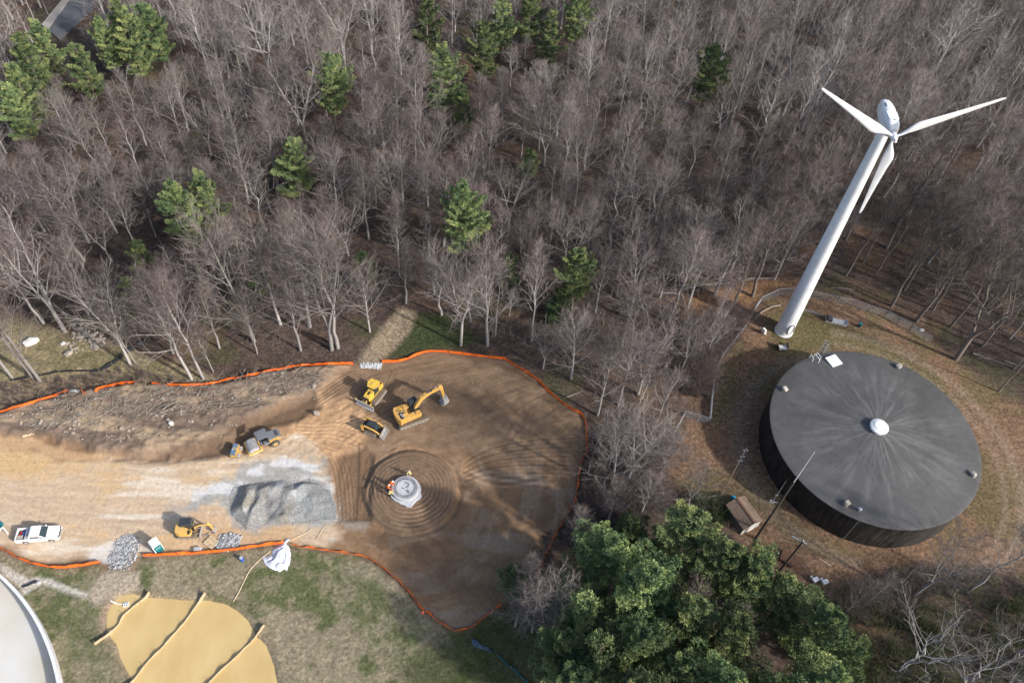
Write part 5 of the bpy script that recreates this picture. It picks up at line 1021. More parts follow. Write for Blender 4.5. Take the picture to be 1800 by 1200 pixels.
# ---------------------------------------------------------------- stone beds, heap spill
def stones(nm, label, pts, n, r0, r1, m, cat='stones', heap=.0, seed=1, kind='stuff'):
    rn = random.Random(seed); W = P_(pts); b = MB(); c_ = W.mean(0); mx_ = np.hypot(*(W - c_).T).max(); k = 0; a0, a1 = W.min(0), W.max(0)
    xs_ = np.array([rn.uniform(a0[0], a1[0]) for _ in range(n * 3)]); ys_ = np.array([rn.uniform(a0[1], a1[1]) for _ in range(n * 3)]); s = sdist(W, xs_, ys_); zz = gh(xs_, ys_)
    for x, y, d, z in zip(xs_, ys_, s, zz):
        if d < -.3 or (d < 1.3 and rn.random() < .85 * (1 - max(d, 0) / 1.3)) or k >= n: continue
        r = rn.uniform(r0, r1) * (1 if rn.random() < .85 else 1.6); b.rock((x, y, z + r * .2 + heap * min(1, max(d, 0) / 1.2) * rn.uniform(.6, 1)), r, .7, rn); k += 1
    return tag(b.build(nm, m), label, cat, kind=kind)
M['riprap'] = mat('riprap', (.46, .46, .46), .85, noise=.5, nscale=3.5, dirt=(.11, .12, .14)); M['pale_gravel'] = mat('pale_gravel', (.52, .54, .55), .9, noise=.2, nscale=3)
stones('riprap', 'bed of blue-grey broken stone between the orange fences above the pond', [(200, 957), (212, 945), (226, 938), (240, 944), (243, 960), (240, 978), (230, 996), (213, 1004), (196, 1003), (190, 990), (194, 970)], 1100, .05, .15, 'riprap', heap=.03, seed=1)
stones('gravel_spill', 'loose grey gravel spilling round the foot of the large gravel heap', [(396, 868), (408, 846), (470, 838), (560, 840), (598, 870), (602, 920), (520, 928), (470, 932), (430, 944), (404, 928)], 900, .03, .10, 'riprap', cat='gravel', seed=12)
stones('riprap', 'small heap of grey broken stone right of the pallet', [(385, 944), (400, 940), (418, 938), (423, 948), (418, 958), (400, 967), (384, 968), (378, 962)], 420, .10, .22, 'riprap', heap=.2, seed=2)
stones('stone_outlet', 'small fan of pale grey gravel at the first gap of the orange fence on the left', [(124, 688), (130, 684), (138, 684), (142, 692), (138, 694), (125, 694)], 260, .07, .13, 'pale_gravel', heap=.25, seed=3)
stones('stone_outlet', 'pale grey gravel patch in the fence gap where the path leaves the clearing', [(633, 641), (645, 638), (672, 638), (670, 645), (655, 648), (640, 646)], 420, .07, .15, 'pale_gravel', heap=.25, seed=4)
stones('rubble', 'tan rubble heap at the edge of the wood above the meadow', [(125, 572), (150, 570), (172, 585), (190, 600), (185, 615), (165, 612), (145, 600), (130, 595)], 200, .10, .34, 'stone', heap=.2, seed=5)
stones('rubble', 'scattered tan stones in the meadow left of the black fence', [(112, 603), (135, 602), (145, 615), (135, 622), (116, 620)], 34, .12, .34, 'stone', seed=6)
stones('debris_stones', 'pale stones scattered over the torn ground above the haul road', [(0, 735), (120, 700), (300, 690), (420, 690), (540, 660), (560, 680), (470, 720), (400, 770), (200, 790), (30, 765)], 230, .05, .24, 'stone', seed=7)
stones('road_stones', 'small pale stones lying about the haul road', [(0, 800), (400, 800), (400, 950), (0, 930)], 70, .04, .09, 'stone', seed=8)
stones('clearing_stones', 'small pale stones lying about the brown clearing', [(600, 660), (760, 640), (900, 650), (1010, 740), (1010, 880), (900, 1050), (800, 1090), (640, 960), (800, 820)], 90, .04, .085, 'stone', seed=9)
for px, py, r, lb, m in ((55, 602, 1.15, 'large white-topped boulder lying alone in the meadow', 'pale_stone'), (121, 622, .75, 'pale angular boulder below the tan stones in the meadow', 'stone'), (113, 605, .6, 'grey-white block beside the tan stones in the meadow', 'pale_stone'), (301, 744, .55, 'pale block standing on the torn ground', 'pale_stone'), (556, 727, .6, 'round pale boulder on the track junction left of the bulldozer', 'stone'), (497, 657, .5, 'pale boulder just inside the left orange fence', 'stone'), (552, 679, .5, 'pale round boulder at the right end of the torn ground', 'stone')):
    p = at(px, py); b = MB(); b.rock((0, 0, r * .25), r, .7, random.Random(px)); o = b.build('boulder', m); bv = o.modifiers.new('s', 'BEVEL'); bv.width = r * .08; bv.segments = 2; o.location = p; tag(o, lb, 'boulder')
# fallen wood
def log(label, a, b_, r, m='log_bark', nm='fallen_log', cat='log', br=0, seed=1):
    A, B_ = at(*a), at(*b_); rn = random.Random(seed); P = [A.lerp(B_, k / 6) + Vector((rn.uniform(-.1, .1), rn.uniform(-.1, .1), r * .8)) - A for k in range(7)]; b = MB(); b.tube(P, [r * (1 - .1 * k) for k in range(7)], 8)
    for k in range(br):
        q = P[rn.randrange(1, 7)]; a2 = rn.uniform(0, 6.28); l = rn.uniform(.8, 2.6); e = q + Vector((math.cos(a2) * l, math.sin(a2) * l, rn.uniform(0, .9))); m2 = q.lerp(e, .5) + Vector((rn.uniform(-.2, .2), rn.uniform(-.2, .2), .15)); b.tube([q, m2, e], [r * .35, r * .25, r * .08], 4)
    o = b.build(nm, m, None, True); o.location = A; return tag(o, label, cat)
log('thick pale fallen trunk on the orange leaves left of the turbine', (1298, 492), (1362, 490), .34)
log('thin fallen trunk with bare branches left of the thick pale one', (1290, 497), (1205, 505), .2, br=14, seed=2)
log('pale split log lying above the right edge of the tank yard', (1710, 622), (1778, 645), .2, seed=3, br=3)
log('second pale log ending at the right edge of the photo', (1765, 634), (1812, 652), .15, seed=4)
log('long thin log in the wood above the tank', (1460, 506), (1510, 510), .1, seed=5)
log('dark fallen log under the trees near the right edge', (1752, 575), (1800, 603), .16, 'log_bark', seed=6)
log('bare fallen branch on the grass above the tank roof', (1583, 624), (1603, 630), .05, br=5, seed=7)
log('dead branch lying over the black fence end', (230, 646), (280, 662), .08, br=8, seed=8)
log('pale fallen branch lying across the meadow', (50, 636), (75, 643), .09, br=2, seed=9)
log('cut pale logs stacked at the front of the torn ground', (42, 768), (60, 764), .16, 'pale_wood', seed=10)
log('dark log lying in the hollow beside the orange fence corner', (993, 699), (1024, 688), .14, seed=11)
rn = random.Random(12); b = MB()
for i in range(900):
    x, y = rn.choice([(rn.uniform(40, 560), 0)]) ; y = 730 - (x - 40) * .11 + rn.uniform(-28, 30)
    A = at(x, y); a2 = rn.uniform(-.4, .8) if rn.random() < .7 else rn.uniform(0, 3.1); l = rn.uniform(.5, 2.4); e = A + Vector((math.cos(a2) * l, math.sin(a2) * l, rn.uniform(0, .25))); r = rn.uniform(.012, .04); b.tube([A + Vector((0, 0, .08)), A.lerp(e, .5) + Vector((0, 0, .15)), e + Vector((0, 0, .08))], r, 4)
M['dry_wood'] = mat('dry_wood', (.36, .32, .27), .9, noise=.5, nscale=1.5)
tag(b.build('brushwood', 'dry_wood'), 'brushwood and roots strewn over the torn ground', 'brushwood', kind='stuff')
# ---------------------------------------------------------------- people
def person(label, loc, rz, pose, vest, legs, hat):
    """one skinned body; y forward"""
    t = thing('person', label, 'person', loc, rz)
    bend = pose.get('bend', 0); sb, cb2 = math.sin(bend), math.cos(bend)
    def up(x, y, z):  # bend the upper body about the hip
        zz = z - .95; return (x, y * cb2 + zz * sb, .95 + zz * cb2 - y * sb)
    V = [(0, 0, .95)]; E = []; Rr = [.135]
    def ad(p, r, par): V.append(p); Rr.append(r); E.append((par, len(V) - 1)); return len(V) - 1
    w1 = ad(up(0, 0, 1.12), .13, 0); ch = ad(up(0, 0, 1.34), .155, w1); nk = ad(up(0, .01, 1.50), .062, ch); hd1 = ad(up(0, .03, 1.60), .085, nk); hd2 = ad(up(0, .03, 1.70), .09, hd1); ad(up(0, .04, 1.755), .06, hd2); ad(up(0, .125, 1.645), .02, hd1)
    for s in (-1, 1):
        st = pose.get('stride', .06) * s
        h1 = ad((s * .10, 0, .88), .10, 0); k1 = ad((s * .12, .04 + st, .50), .062, h1); a1 = ad((s * .12, st - .02, .09), .045, k1); ad((s * .14, st + .17, .045), .038, a1)
        sh = ad(up(s * .19, 0, 1.42), .062, ch); ex = pose['elbow' + ('L' if s < 0 else 'R')]; hx = pose['hand' + ('L' if s < 0 else 'R')]
        el = ad((s * ex[0], ex[1], ex[2]), .042, sh); wr = ad((s * hx[0], hx[1], hx[2]), .028, el)
        d = (Vector(V[wr]) - Vector(V[el])).normalized(); sd2 = d.cross(Vector((0, 0, 1))).normalized() if abs(d.z) < .95 else Vector((1, 0, 0)); pm = Vector(V[wr]) + d * .07; pi = ad(tuple(pm), .032, wr)
        for k, (o_, l) in enumerate(((-.03, .075), (-.01, .09), (.01, .085), (.03, .065))):
            b1 = pm + sd2 * o_ + d * .03; q1 = ad(tuple(b1), .010, pi); q2 = ad(tuple(b1 + d * l * .6 - Vector((0, 0, .012))), .009, q1); ad(tuple(b1 + d * l - Vector((0, 0, .035))), .008, q2)
        q1 = ad(tuple(Vector(V[wr]) + d * .03 - sd2 * .04 * s), .011, wr); ad(tuple(Vector(V[wr]) + d * .07 - sd2 * .065 * s), .009, q1)
    me = bpy.data.meshes.new('body'); me.from_pydata(V, E, []); o = bpy.data.objects.new('body', me); COL.objects.link(o); o.parent = t; me.materials.append(M['skin'])
    sk = o.modifiers.new('skin', 'SKIN'); sk.use_smooth_shade = True
    for i, r in enumerate(Rr): me.skin_vertices[0].data[i].radius = (r, r * (.75 if i in (0, 1, 2) else 1))
    me.skin_vertices[0].data[0].use_root = True; sb_ = o.modifiers.new('sub', 'SUBSURF'); sb_.levels = 1; sb_.render_levels = 1
    def sleeve(name, chain, rs, m, flat=.75):
        b = MB(); b.tube([Vector(V[i]) if isinstance(i, int) else Vector(i) for i in chain], rs, 12); return b.build(name, m, t, True)
    b = MB(); P = [up(0, 0, .92), up(0, 0, 1.12), up(0, 0, 1.3), up(0, 0, 1.42), up(0, .0, 1.49)]; b.tube(P, [.19, .175, .205, .20, .09], 14); b.build('vest', vest, t, True)
    for s in (-1, 1):
        si = [i for i in range(len(V))]
    base = 8
    # indices per side: h1,k1,a1,toe,sh,el,wr,pi, 4x3 fingers, 2 thumb = 22
    for j in range(2):
        q = base + j * 22; b = MB(); b.tube([V[0], V[q], V[q + 1], V[q + 2]], [.13, .125, .085, .07], 10); b.build('trousers', legs, t, True)
        b = MB(); b.tube([V[q + 4], V[q + 5], V[q + 6]], [.082, .062, .045], 8); b.build('sleeve', vest, t, True)
        b = MB(); b.tube([Vector(V[q + 2]) + Vector((0, -.06, .05)), Vector(V[q + 2]) + Vector((0, .02, -.03)), Vector(V[q + 3])], [.06, .06, .05], 8); b.build('boot', 'boot', t, True)
    hp = Vector(up(0, .03, 1.735)); b = MB(); b.lathe([(.15, -.01), (.13, .01), (.125, .06), (.09, .11), (.03, .13)], 16, tuple(hp)); b.build('hard_hat', hat, t, True)
    return t
gp_ = lambda px, py: at(px, py)
ped = Vector((px_, py_, pz))
def around(deg, r, dz=0):
    a = R_(deg); x = px_ + r * math.cos(a); y = py_ + r * math.sin(a); return Vector((x, y, float(gh(x, y)) + .05)), a + math.pi / 2
reach = dict(bend=.55, elbowL=(.26, .42, 1.0), handL=(.16, .62, .82), elbowR=(.26, .42, 1.0), handR=(.14, .64, .82))
lo, rz = around(168, 2.32); person('person in an orange top bending over the foundation edge, nearest the bolts', lo, rz, reach, 'hivis_orange', 'denim', 'white_paint')
lo, rz = around(186, 2.5); person('person in an orange vest standing left of the foundation, between two others', lo, rz, dict(bend=.25, stride=.14, elbowL=(.27, .15, 1.12), handL=(.2, .38, 1.02), elbowR=(.27, .15, 1.12), handR=(.18, .40, 1.0)), 'hivis_orange', 'denim', 'white_paint')
lo, rz = around(208, 2.45); person('person in faded pink-orange clothing leaning on the lower left of the foundation', lo, rz, reach, 'hivis_yellow', 'boot', 'orange_cone')
lo, rz = around(84, 2.35); person('person in a tan vest standing alone behind the foundation', lo, rz, dict(bend=.3, stride=.1, elbowL=(.28, .2, 1.12), handL=(.2, .45, .95), elbowR=(.28, .2, 1.12), handR=(.2, .45, .95)), 'hivis_yellow', 'khaki', 'vent_beige')
# ---------------------------------------------------------------- bare trees
def prisms(P0, P1, R0, R1, n=3):
    """closed little tapered tubes between point arrays -> verts, quads"""
    P0, P1 = np.asarray(P0, float), np.asarray(P1, float); R0 = np.asarray(R0, float)[:, None]; R1 = np.asarray(R1, float)[:, None]
    d = P1 - P0; d /= np.linalg.norm(d, axis=1, keepdims=True) + 1e-9; up = np.where(np.abs(d[:, 2:3]) < .9, [[0, 0, 1.]], [[1., 0, 0]]); a = np.cross(d, up); a /= np.linalg.norm(a, axis=1, keepdims=True) + 1e-9; b = np.cross(d, a)
    V = []
    for P, R in ((P0, R0), (P1, R1)):
        for k in range(n):
            q = 2 * math.pi * k / n; V.append(P + (a * math.cos(q) + b * math.sin(q)) * R)
    V = np.stack(V, 1); m = len(P0); base = np.arange(m)[:, None] * 2 * n
    F = np.stack([base[:, 0][:, None] + np.array([k, (k + 1) % n, (k + 1) % n + n, k + n]) for k in range(n)], 1)
    return V.reshape(-1, 3), F.reshape(-1, 4)
def gen_tree(seed, Ht=20.0, spread=1.0, low=.38, nl=17, ns=7, nt=8, steep=.9, crooked=.0, r0=.22, fork=False, twn=1.0):
    r = np.random.default_rng(seed); S = []; T = []       # S: (p0,p1,r0,r1,level) ; T: twigs
    def rnd(a, b): return r.uniform(a, b)
    trunks = []
    def trunk(base, top, ra, rb, z0):
        n = 9; pts = [base]; c = crooked
        for k in range(1, n + 1):
            f = k / n; p = base + (top - base) * f; p = p + np.array([rnd(-1, 1), rnd(-1, 1), 0]) * (.16 + c * .8) * math.sin(math.pi * f) * (top[2] - base[2]) / 14; pts.append(p)
        for k in range(n): S.append((pts[k], pts[k + 1], ra + (rb - ra) * (k / n) ** .9, ra + (rb - ra) * ((k + 1) / n) ** .9, 0))
        trunks.append((pts, z0))
    base = np.array([0, 0, -.3]); lean = np.array([rnd(-.05, .05), rnd(-.05, .05)]) * Ht
    if fork:
        m = np.array([lean[0] * .3, lean[1] * .3, Ht * rnd(.22, .35)]); S.append((base, m, r0, r0 * .85, 0))
        a = rnd(0, 6.28); k_ = 3 if r.random() < .4 else 2
        for j in range(k_):
            aa = a + j * 2 * math.pi / k_; tp = np.array([math.cos(aa), math.sin(aa)]) * Ht * rnd(.10, .17) * spread; trunk(m, np.array([m[0] + tp[0], m[1] + tp[1], Ht * rnd(.88, 1)]), r0 * .68, .03, 0)
    else: trunk(base, np.array([lean[0], lean[1], Ht * .97]), r0, .03, low)
    ga = rnd(0, 6.28)
    for pts, z0 in trunks:
        pts = np.array(pts); nlim = int(nl / len(trunks) + 2)
        for i in range(nlim):
            f = z0 + (1 - z0) * ((i + rnd(0, .8)) / nlim) ** .9 if z0 else .12 + .86 * (i + rnd(0, .8)) / nlim
            f = min(f, .97); k = min(int(f * (len(pts) - 1)), len(pts) - 2); u = f * (len(pts) - 1) - k; p = pts[k] + (pts[k + 1] - pts[k]) * u
            ga += 2.4 + rnd(-.4, .4); el = steep * rnd(.72, 1.15) * (.75 + .5 * f); l = Ht * .37 * spread * (1.05 - f) ** .55 * rnd(.65, 1.15) + .7
            d = np.array([math.cos(ga) * math.cos(el), math.sin(ga) * math.cos(el), math.sin(el)])
            rr = max(.03, r0 * (1 - f * .8) * .42); q = p; seg = 4; lp = [p]
            for s in range(seg):
                d = d + np.array([rnd(-1, 1), rnd(-1, 1), rnd(-.35, .65)]) * (.14 + crooked * .75); d /= np.linalg.norm(d); q2 = q + d * l / seg
                S.append((q, q2, rr * (1 - .2 * s), rr * (1 - .2 * (s + 1)), 1)); q = q2; lp.append(q)
            for j in range(ns):
                g = (j + rnd(.2, 1)) / ns; g = .12 + .88 * g; kk = min(int(g * seg), seg - 1); p2 = lp[kk] + (lp[kk + 1] - lp[kk]) * (g * seg - kk if g < 1 else 1)
                dl = lp[kk + 1] - lp[kk]; dl /= np.linalg.norm(dl); rv = r.normal(size=3); rv -= rv.dot(dl) * dl; rv /= np.linalg.norm(rv) + 1e-9; d2 = dl * .75 + rv * .72 + np.array([0, 0, .22]); d2 /= np.linalg.norm(d2)
                l2 = l * rnd(.26, .46) * (1.15 - .5 * g) + .3; q2 = p2; sp = [p2]
                for s in range(2):
                    d2 = d2 + r.normal(size=3) * (.12 + crooked * .35); d2 /= np.linalg.norm(d2); q3 = q2 + d2 * l2 / 2; S.append((q2, q3, rr * .34 * (1 - .35 * s), rr * .34 * (.65 - .35 * s), 2)); q2 = q3; sp.append(q3)
                for m in range(int(nt * twn)):
                    h = rnd(.1, 1); kk2 = 0 if h < .5 else 1; p3 = sp[kk2] + (sp[kk2 + 1] - sp[kk2]) * ((h * 2) % 1); rv = r.normal(size=3); d3 = d2 * .85 + rv * .42 + np.array([0, 0, .25]); d3 /= np.linalg.norm(d3); l3 = rnd(.5, 1.35)
                    T.append((p3, p3 + d3 * l3, .014, .004)); 
                    if r.random() < .95: pm = p3 + d3 * l3 * .4; d4 = d3 + r.normal(size=3) * .45; d4 /= np.linalg.norm(d4); T.append((pm, pm + d4 * l3 * .6, .010, .003))
    return S, T
def tree_arrays(seed, light=False, **kw):
    S, T = gen_tree(seed, **kw); r = np.random.default_rng(seed + 99)
    big = [s for s in S if s[4] == 0]; med = [s for s in S if s[4] >= 1]
    a = prisms([s[0] for s in big], [s[1] for s in big], [s[2] for s in big], [s[3] for s in big], 7); b = prisms([s[0] for s in med], [s[1] for s in med], [max(s[2], .016) for s in med], [max(s[3], .010) for s in med], 3)
    tv = np.concatenate([a[0], b[0]]); tq = np.concatenate([a[1], b[1] + len(a[0])]); tt = np.concatenate([np.full(len(a[0]), .55), np.full(len(b[0]), .5)]) + r.uniform(-.1, .1, len(tv)) * .5
    c_ = prisms([s[0] for s in T], [s[1] for s in T], [s[2] for s in T], [s[3] for s in T], 3); ct = np.repeat(r.uniform(.1, .9, len(T)), 6)
    return (tv, tq, tt), (c_[0], c_[1], ct)
KINDS = [dict(Ht=16, spread=1.15, steep=1.0, low=.26, nl=21), dict(Ht=17, spread=1.05, steep=1.05, low=.3, nl=21), dict(Ht=16, spread=1.25, steep=.92, low=.25, fork=True, nl=20), dict(Ht=18, spread=.95, steep=1.08, low=.4, r0=.19, nl=19),
         dict(Ht=15, spread=1.35, steep=.88, low=.22, nl=23), dict(Ht=17, spread=1.15, steep=1.0, fork=True, r0=.25, nl=22), dict(Ht=14, spread=1.15, steep=1.0, low=.25, r0=.16, nl=20), dict(Ht=17, spread=1.2, steep=.95, crooked=.25, r0=.23, low=.3, nl=18),
         dict(Ht=14, spread=.85, steep=1.05, low=.3, r0=.13), dict(Ht=21, spread=.65, steep=1.12, low=.55, r0=.19, nl=13), dict(Ht=19, spread=1.25, steep=.75, crooked=.5, r0=.24, fork=True, low=.25, twn=.6)]
VAR = []
for i, kw in enumerate(KINDS):
    (tv, tq, tt), (cv, cq, ct) = tree_arrays(500 + i, **kw)
    VAR.append((np_mesh('trunk', tv, tq, 'bark', True, [('tint', 'FLOAT', tt)]), np_mesh('crown', cv, cq, 'twig', False, [('tint', 'FLOAT', ct)]), kw['Ht'], (tv, tq, tt, cv, cq, ct)))
DARKV = {}
def bare_tree(x, y, ht, var, rz, label, group, wide=1.0, dark=False, z=None):
    tm_, cm_, H0, _ = VAR[var]; s = ht / H0
    t = thing('bare_tree', label, 'tree', (x, y, float(gh(x, y)) if z is None else z), rz, group); t.scale = (s * wide, s * wide, s)
    if dark:
        if var not in DARKV: dm = tm_.copy(); dm.materials[0] = M['dark_bark']; DARKV[var] = dm
        tm_ = DARKV[var]
    for nm, me in (('trunk', tm_), ('crown', cm_)): o = bpy.data.objects.new(nm, me); COL.objects.link(o); o.parent = t
    return t
# trees that can be told apart: base position, top position, kind, dark bark
ET = [((70, 669), (-38, 505), 0, 'pale bare tree rising through the black silt fence at the left edge', 0), ((58, 664), (-60, 480), 3, 'slender bare tree just left of the one in the black silt fence', 0), ((22, 664), (-110, 500), 6, 'bare tree at the left edge below the white-topped boulder', 0),
      ((115, 583), (30, 372), 5, 'tall pale bare tree with its foot above the meadow rubble', 0), ((77, 568), (0, 405), 1, 'bare tree at the top edge of the meadow, left of the rubble', 0), ((163, 500), (105, 385), 9, 'slim pale bare tree behind the rubble heap', 0),
      ((230, 642), (150, 500), 2, 'forked bare tree beside the bend of the black silt fence', 0), ((240, 640), (200, 530), 8, 'thin bare stem right behind the forked tree at the black fence', 0), ((337, 667), (250, 500), 0, 'pale bare tree just above the start of the left orange fence', 0), ((357, 665), (300, 487), 3, 'slender bare tree next to the orange fence start', 0),
      ((375, 653), (340, 570), 8, 'small pinkish bare tree near the left orange fence', 0), ((447, 600), (375, 400), 4, 'tall spreading pale bare tree left of the forest path', 0), ((493, 570), (437, 395), 0, 'tall bare tree right of the spreading pale one', 0), ((583, 615), (490, 430), 5, 'big forked bare tree nearest the path mouth', 0), ((594, 611), (545, 420), 7, 'crooked bare tree beside the big forked one at the path mouth', 0),
      ((452, 622), (420, 520), 8, 'short bare tree in front of the tall spreading one', 0), ((810, 607), (785, 478), 2, 'pale bare tree at the wood edge right of the green patch', 0), ((857, 607), (832, 440), 0, 'tall white-stemmed bare tree above the top bend of the orange fence', 0), ((650, 583), (643, 470), 4, 'round bare tree standing over the forest path', 0), ((870, 590), (872, 470), 9, 'slim bare stem right of the white-stemmed tree', 0), ((935, 600), (945, 460), 3, 'slim bare tree above the orange fence shoulder', 0),
      ((1050, 730), (1040, 575), 0, 'bare tree at the east corner of the orange fence', 0), ((1087, 712), (1110, 550), 2, 'forked pale bare tree east of the fence corner', 0), ((1122, 692), (1170, 545), 5, 'tall pale bare tree leaning over the chain link corner', 0), ((1128, 700), (1185, 590), 7, 'crooked bare tree beside the chain link corner', 0), ((1065, 832), (1090, 700), 0, 'bare tree near the east side of the orange fence', 0), ((1072, 862), (1118, 705), 4, 'broad pale bare tree between the clearing and the tank yard', 0), ((1100, 850), (1150, 690), 2, 'multi-stemmed pale bare tree next to the broad one', 0),
      ((1287, 550), (1297, 380), 1, 'dark-stemmed bare tree on the orange leaves left of the turbine', 1), ((1245, 590), (1250, 480), 8, 'thin bending bare tree left of the dark-stemmed one', 0), ((1385, 425), (1430, 250), 7, 'massive crooked bare tree behind the turbine tower', 1), ((1487, 484), (1560, 330), 9, 'dark bare tree behind the fence right of the turbine', 1), ((1517, 462), (1590, 310), 3, 'second dark bare tree right of the turbine', 1), ((1540, 480), (1620, 330), 9, 'third dark slim tree right of the turbine', 1),
      ((1567, 538), (1660, 360), 1, 'bare tree touching the long chain link fence above the tank', 1), ((1610, 565), (1730, 370), 0, 'thick grey bare tree at the fence end above the tank', 1), ((1670, 575), (1790, 380), 3, 'dark bare tree behind the thick grey one', 1), ((1680, 632), (1830, 400), 5, 'long leaning grey bare tree above the right side of the tank', 1), ((1727, 608), (1880, 420), 9, 'dark slender tree near the right edge of the photo', 1), ((1755, 688), (1860, 560), 9, 'lone thin dark tree standing on the leaves at the right edge', 1),
      ((1640, 545), (1745, 380), 9, 'dark slim tree among the trunks above the tank', 1), ((1590, 510), (1680, 330), 3, 'dark tall tree behind the chain link fence', 1),
      ((955, 985), (965, 940), 8, 'small pale bare tree poking over the orange fence near the pines', 0), ((925, 1040), (950, 985), 8, 'little pale bare tree at the fence gap by the pines', 0), ((905, 1100), (900, 1045), 4, 'small spreading bare tree in the dark grass corner', 0), ((935, 1110), (945, 1040), 6, 'pale bare tree in the dark corner left of the pines', 0), ((975, 1100), (1000, 1030), 4, 'bare tree crowded against the first pines', 0),
      ((1190, 1085), (1230, 1010), 4, 'bare grey tree in the gap between the pines', 0), ((1270, 1130), (1300, 1070), 6, 'low bare tree in the dark gap of the pines', 0),
      ((1575, 1180), (1640, 1010), 10, 'white-limbed crooked tree right of the pines', 0), ((1650, 1230), (1740, 1010), 10, 'largest white-limbed crooked tree in the lower right', 0), ((1740, 1180), (1850, 990), 10, 'white-limbed crooked tree at the right edge', 0), ((1600, 1050), (1660, 930), 2, 'bare tree with a wide crown below the tank', 0), ((1700, 1040), (1790, 900), 7, 'bare tree below the right side of the tank', 0),
      ((1480, 1080), (1510, 1010), 6, 'grey bare bush-like tree between the pines and the tank', 0), ((1520, 1060), (1550, 995), 8, 'small grey bare tree on the slope under the tank', 0)]
occ = []
rn = random.Random(21)
for bs, tp, var, lb, dk in ET:
    p = at(*bs); h = min(max(htop(bs, tp), 6), 26) * (.74 if 1040 < bs[0] < 1215 and bs[1] > 600 else .8 if var == 10 else 1); bare_tree(p.x, p.y, h, var, rn.uniform(0, 6.28), lb, None, rn.uniform(.9, 1.1), bool(dk), p.z); occ.append((p.x, p.y, 3.2))
# ---------------------------------------------------------------- pines
def gen_pine(seed, Ht=17.0, R=3.6, z0=.15, dens_=1.0):
    r = np.random.default_rng(seed); S = []; B = []; Tn = []
    lean = r.uniform(-.3, .3, 2); nW_ = int(Ht * .95)
    for k in range(10): S.append((np.array([lean[0] * k / 10, lean[1] * k / 10, Ht * k / 10 - (.3 if k == 0 else 0)]), np.array([lean[0] * (k + 1) / 10, lean[1] * (k + 1) / 10, Ht * (k + 1) / 10 * .985]), .24 * (1 - k / 10.5), .24 * (1 - (k + 1) / 10.5)))
    azb = r.uniform(0, 6.28); side = r.uniform(.7, 1.3, 7)
    for w in range(nW_):
        f = z0 + (1 - z0) * (w / nW_); z = f * Ht; nb = 4 if w % 2 else 5; azb += 1.1
        prof = (1 - ((f - z0) / (1 - z0)) ** 1.6) ** .75 * (.62 + .38 * min(1, (f - z0) / .22)); 
        for j in range(nb):
            az = azb + j * 6.283 / nb + r.uniform(-.3, .3); l = R * prof * r.uniform(.35, 1.4) * side[int((az % 6.283) / .9) % 7] + .3; 
            if r.random() < .10: continue
            el = .10 + .55 * f + r.uniform(-.08, .12); d = np.array([math.cos(az) * math.cos(el), math.sin(az) * math.cos(el), math.sin(el)]); p0 = np.array([lean[0] * f, lean[1] * f, z]); p1 = p0 + d * l * .6; p2 = p1 + (d + np.array([0, 0, .25])) * l * .4
            B.append((p0, p1, .05, .03)); B.append((p1, p2, .03, .012)); sdv_ = np.array([-math.sin(az), math.cos(az), 0]); nt_ = int((9 + 14 * l) * dens_); tb = r.uniform(.15, .75)
            for m in range(nt_):
                g = r.uniform(.25, 1.03) ** .8; pc_ = p0 + (p1 - p0) * min(g / .6, 1) + (p2 - p1) * max(0, (g - .6) / .4); wd = l * .30 * (math.sin(math.pi * min(g, .97)) ** .6) + .12
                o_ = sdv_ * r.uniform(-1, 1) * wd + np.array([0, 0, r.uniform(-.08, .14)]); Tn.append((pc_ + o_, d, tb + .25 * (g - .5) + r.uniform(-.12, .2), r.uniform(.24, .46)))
    c_ = np.array([t[0] for t in Tn]); dd = np.array([t[1] for t in Tn]); tn = np.array([t[2] for t in Tn]); sz = np.array([t[3] for t in Tn]); n = len(c_); K = 10
    c2 = np.repeat(c_, K, 0); sz2 = np.repeat(sz, K)[:, None]; v = r.normal(size=(n * K, 3)) * .75 + np.repeat(dd, K, 0) * .55 + np.array([0, 0, .45]); v /= np.linalg.norm(v, axis=1, keepdims=True)
    sd3 = np.cross(v, r.normal(size=(n * K, 3))); sd3 /= np.linalg.norm(sd3, axis=1, keepdims=True); wdt = sz2 * .13
    a = c2 - sd3 * wdt * .4; b = c2 + sd3 * wdt * .4; e = c2 + v * sz2; V = np.stack([a, b, e + sd3 * wdt, e - sd3 * wdt * .6], 1).reshape(-1, 3); F = np.arange(n * K * 4).reshape(-1, 4)
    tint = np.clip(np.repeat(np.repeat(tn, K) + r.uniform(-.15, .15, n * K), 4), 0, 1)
    tt_ = prisms([s[0] for s in S], [s[1] for s in S], [s[2] for s in S], [s[3] for s in S], 6); bb = prisms([s[0] for s in B], [s[1] for s in B], [s[2] for s in B], [s[3] for s in B], 3)
    tv = np.concatenate([tt_[0], bb[0]]); tq = np.concatenate([tt_[1], bb[1] + len(tt_[0])])
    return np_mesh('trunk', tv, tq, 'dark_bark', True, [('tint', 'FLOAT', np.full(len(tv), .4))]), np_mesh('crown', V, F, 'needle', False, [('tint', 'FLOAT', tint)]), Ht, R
PV = [gen_pine(700, 17, 3.6), gen_pine(701, 18, 4.2, .22), gen_pine(702, 15, 3.2, .1), gen_pine(703, 19, 4.8, .28), gen_pine(704, 9, 2.3, .05), gen_pine(705, 18, 4.4, .2)]
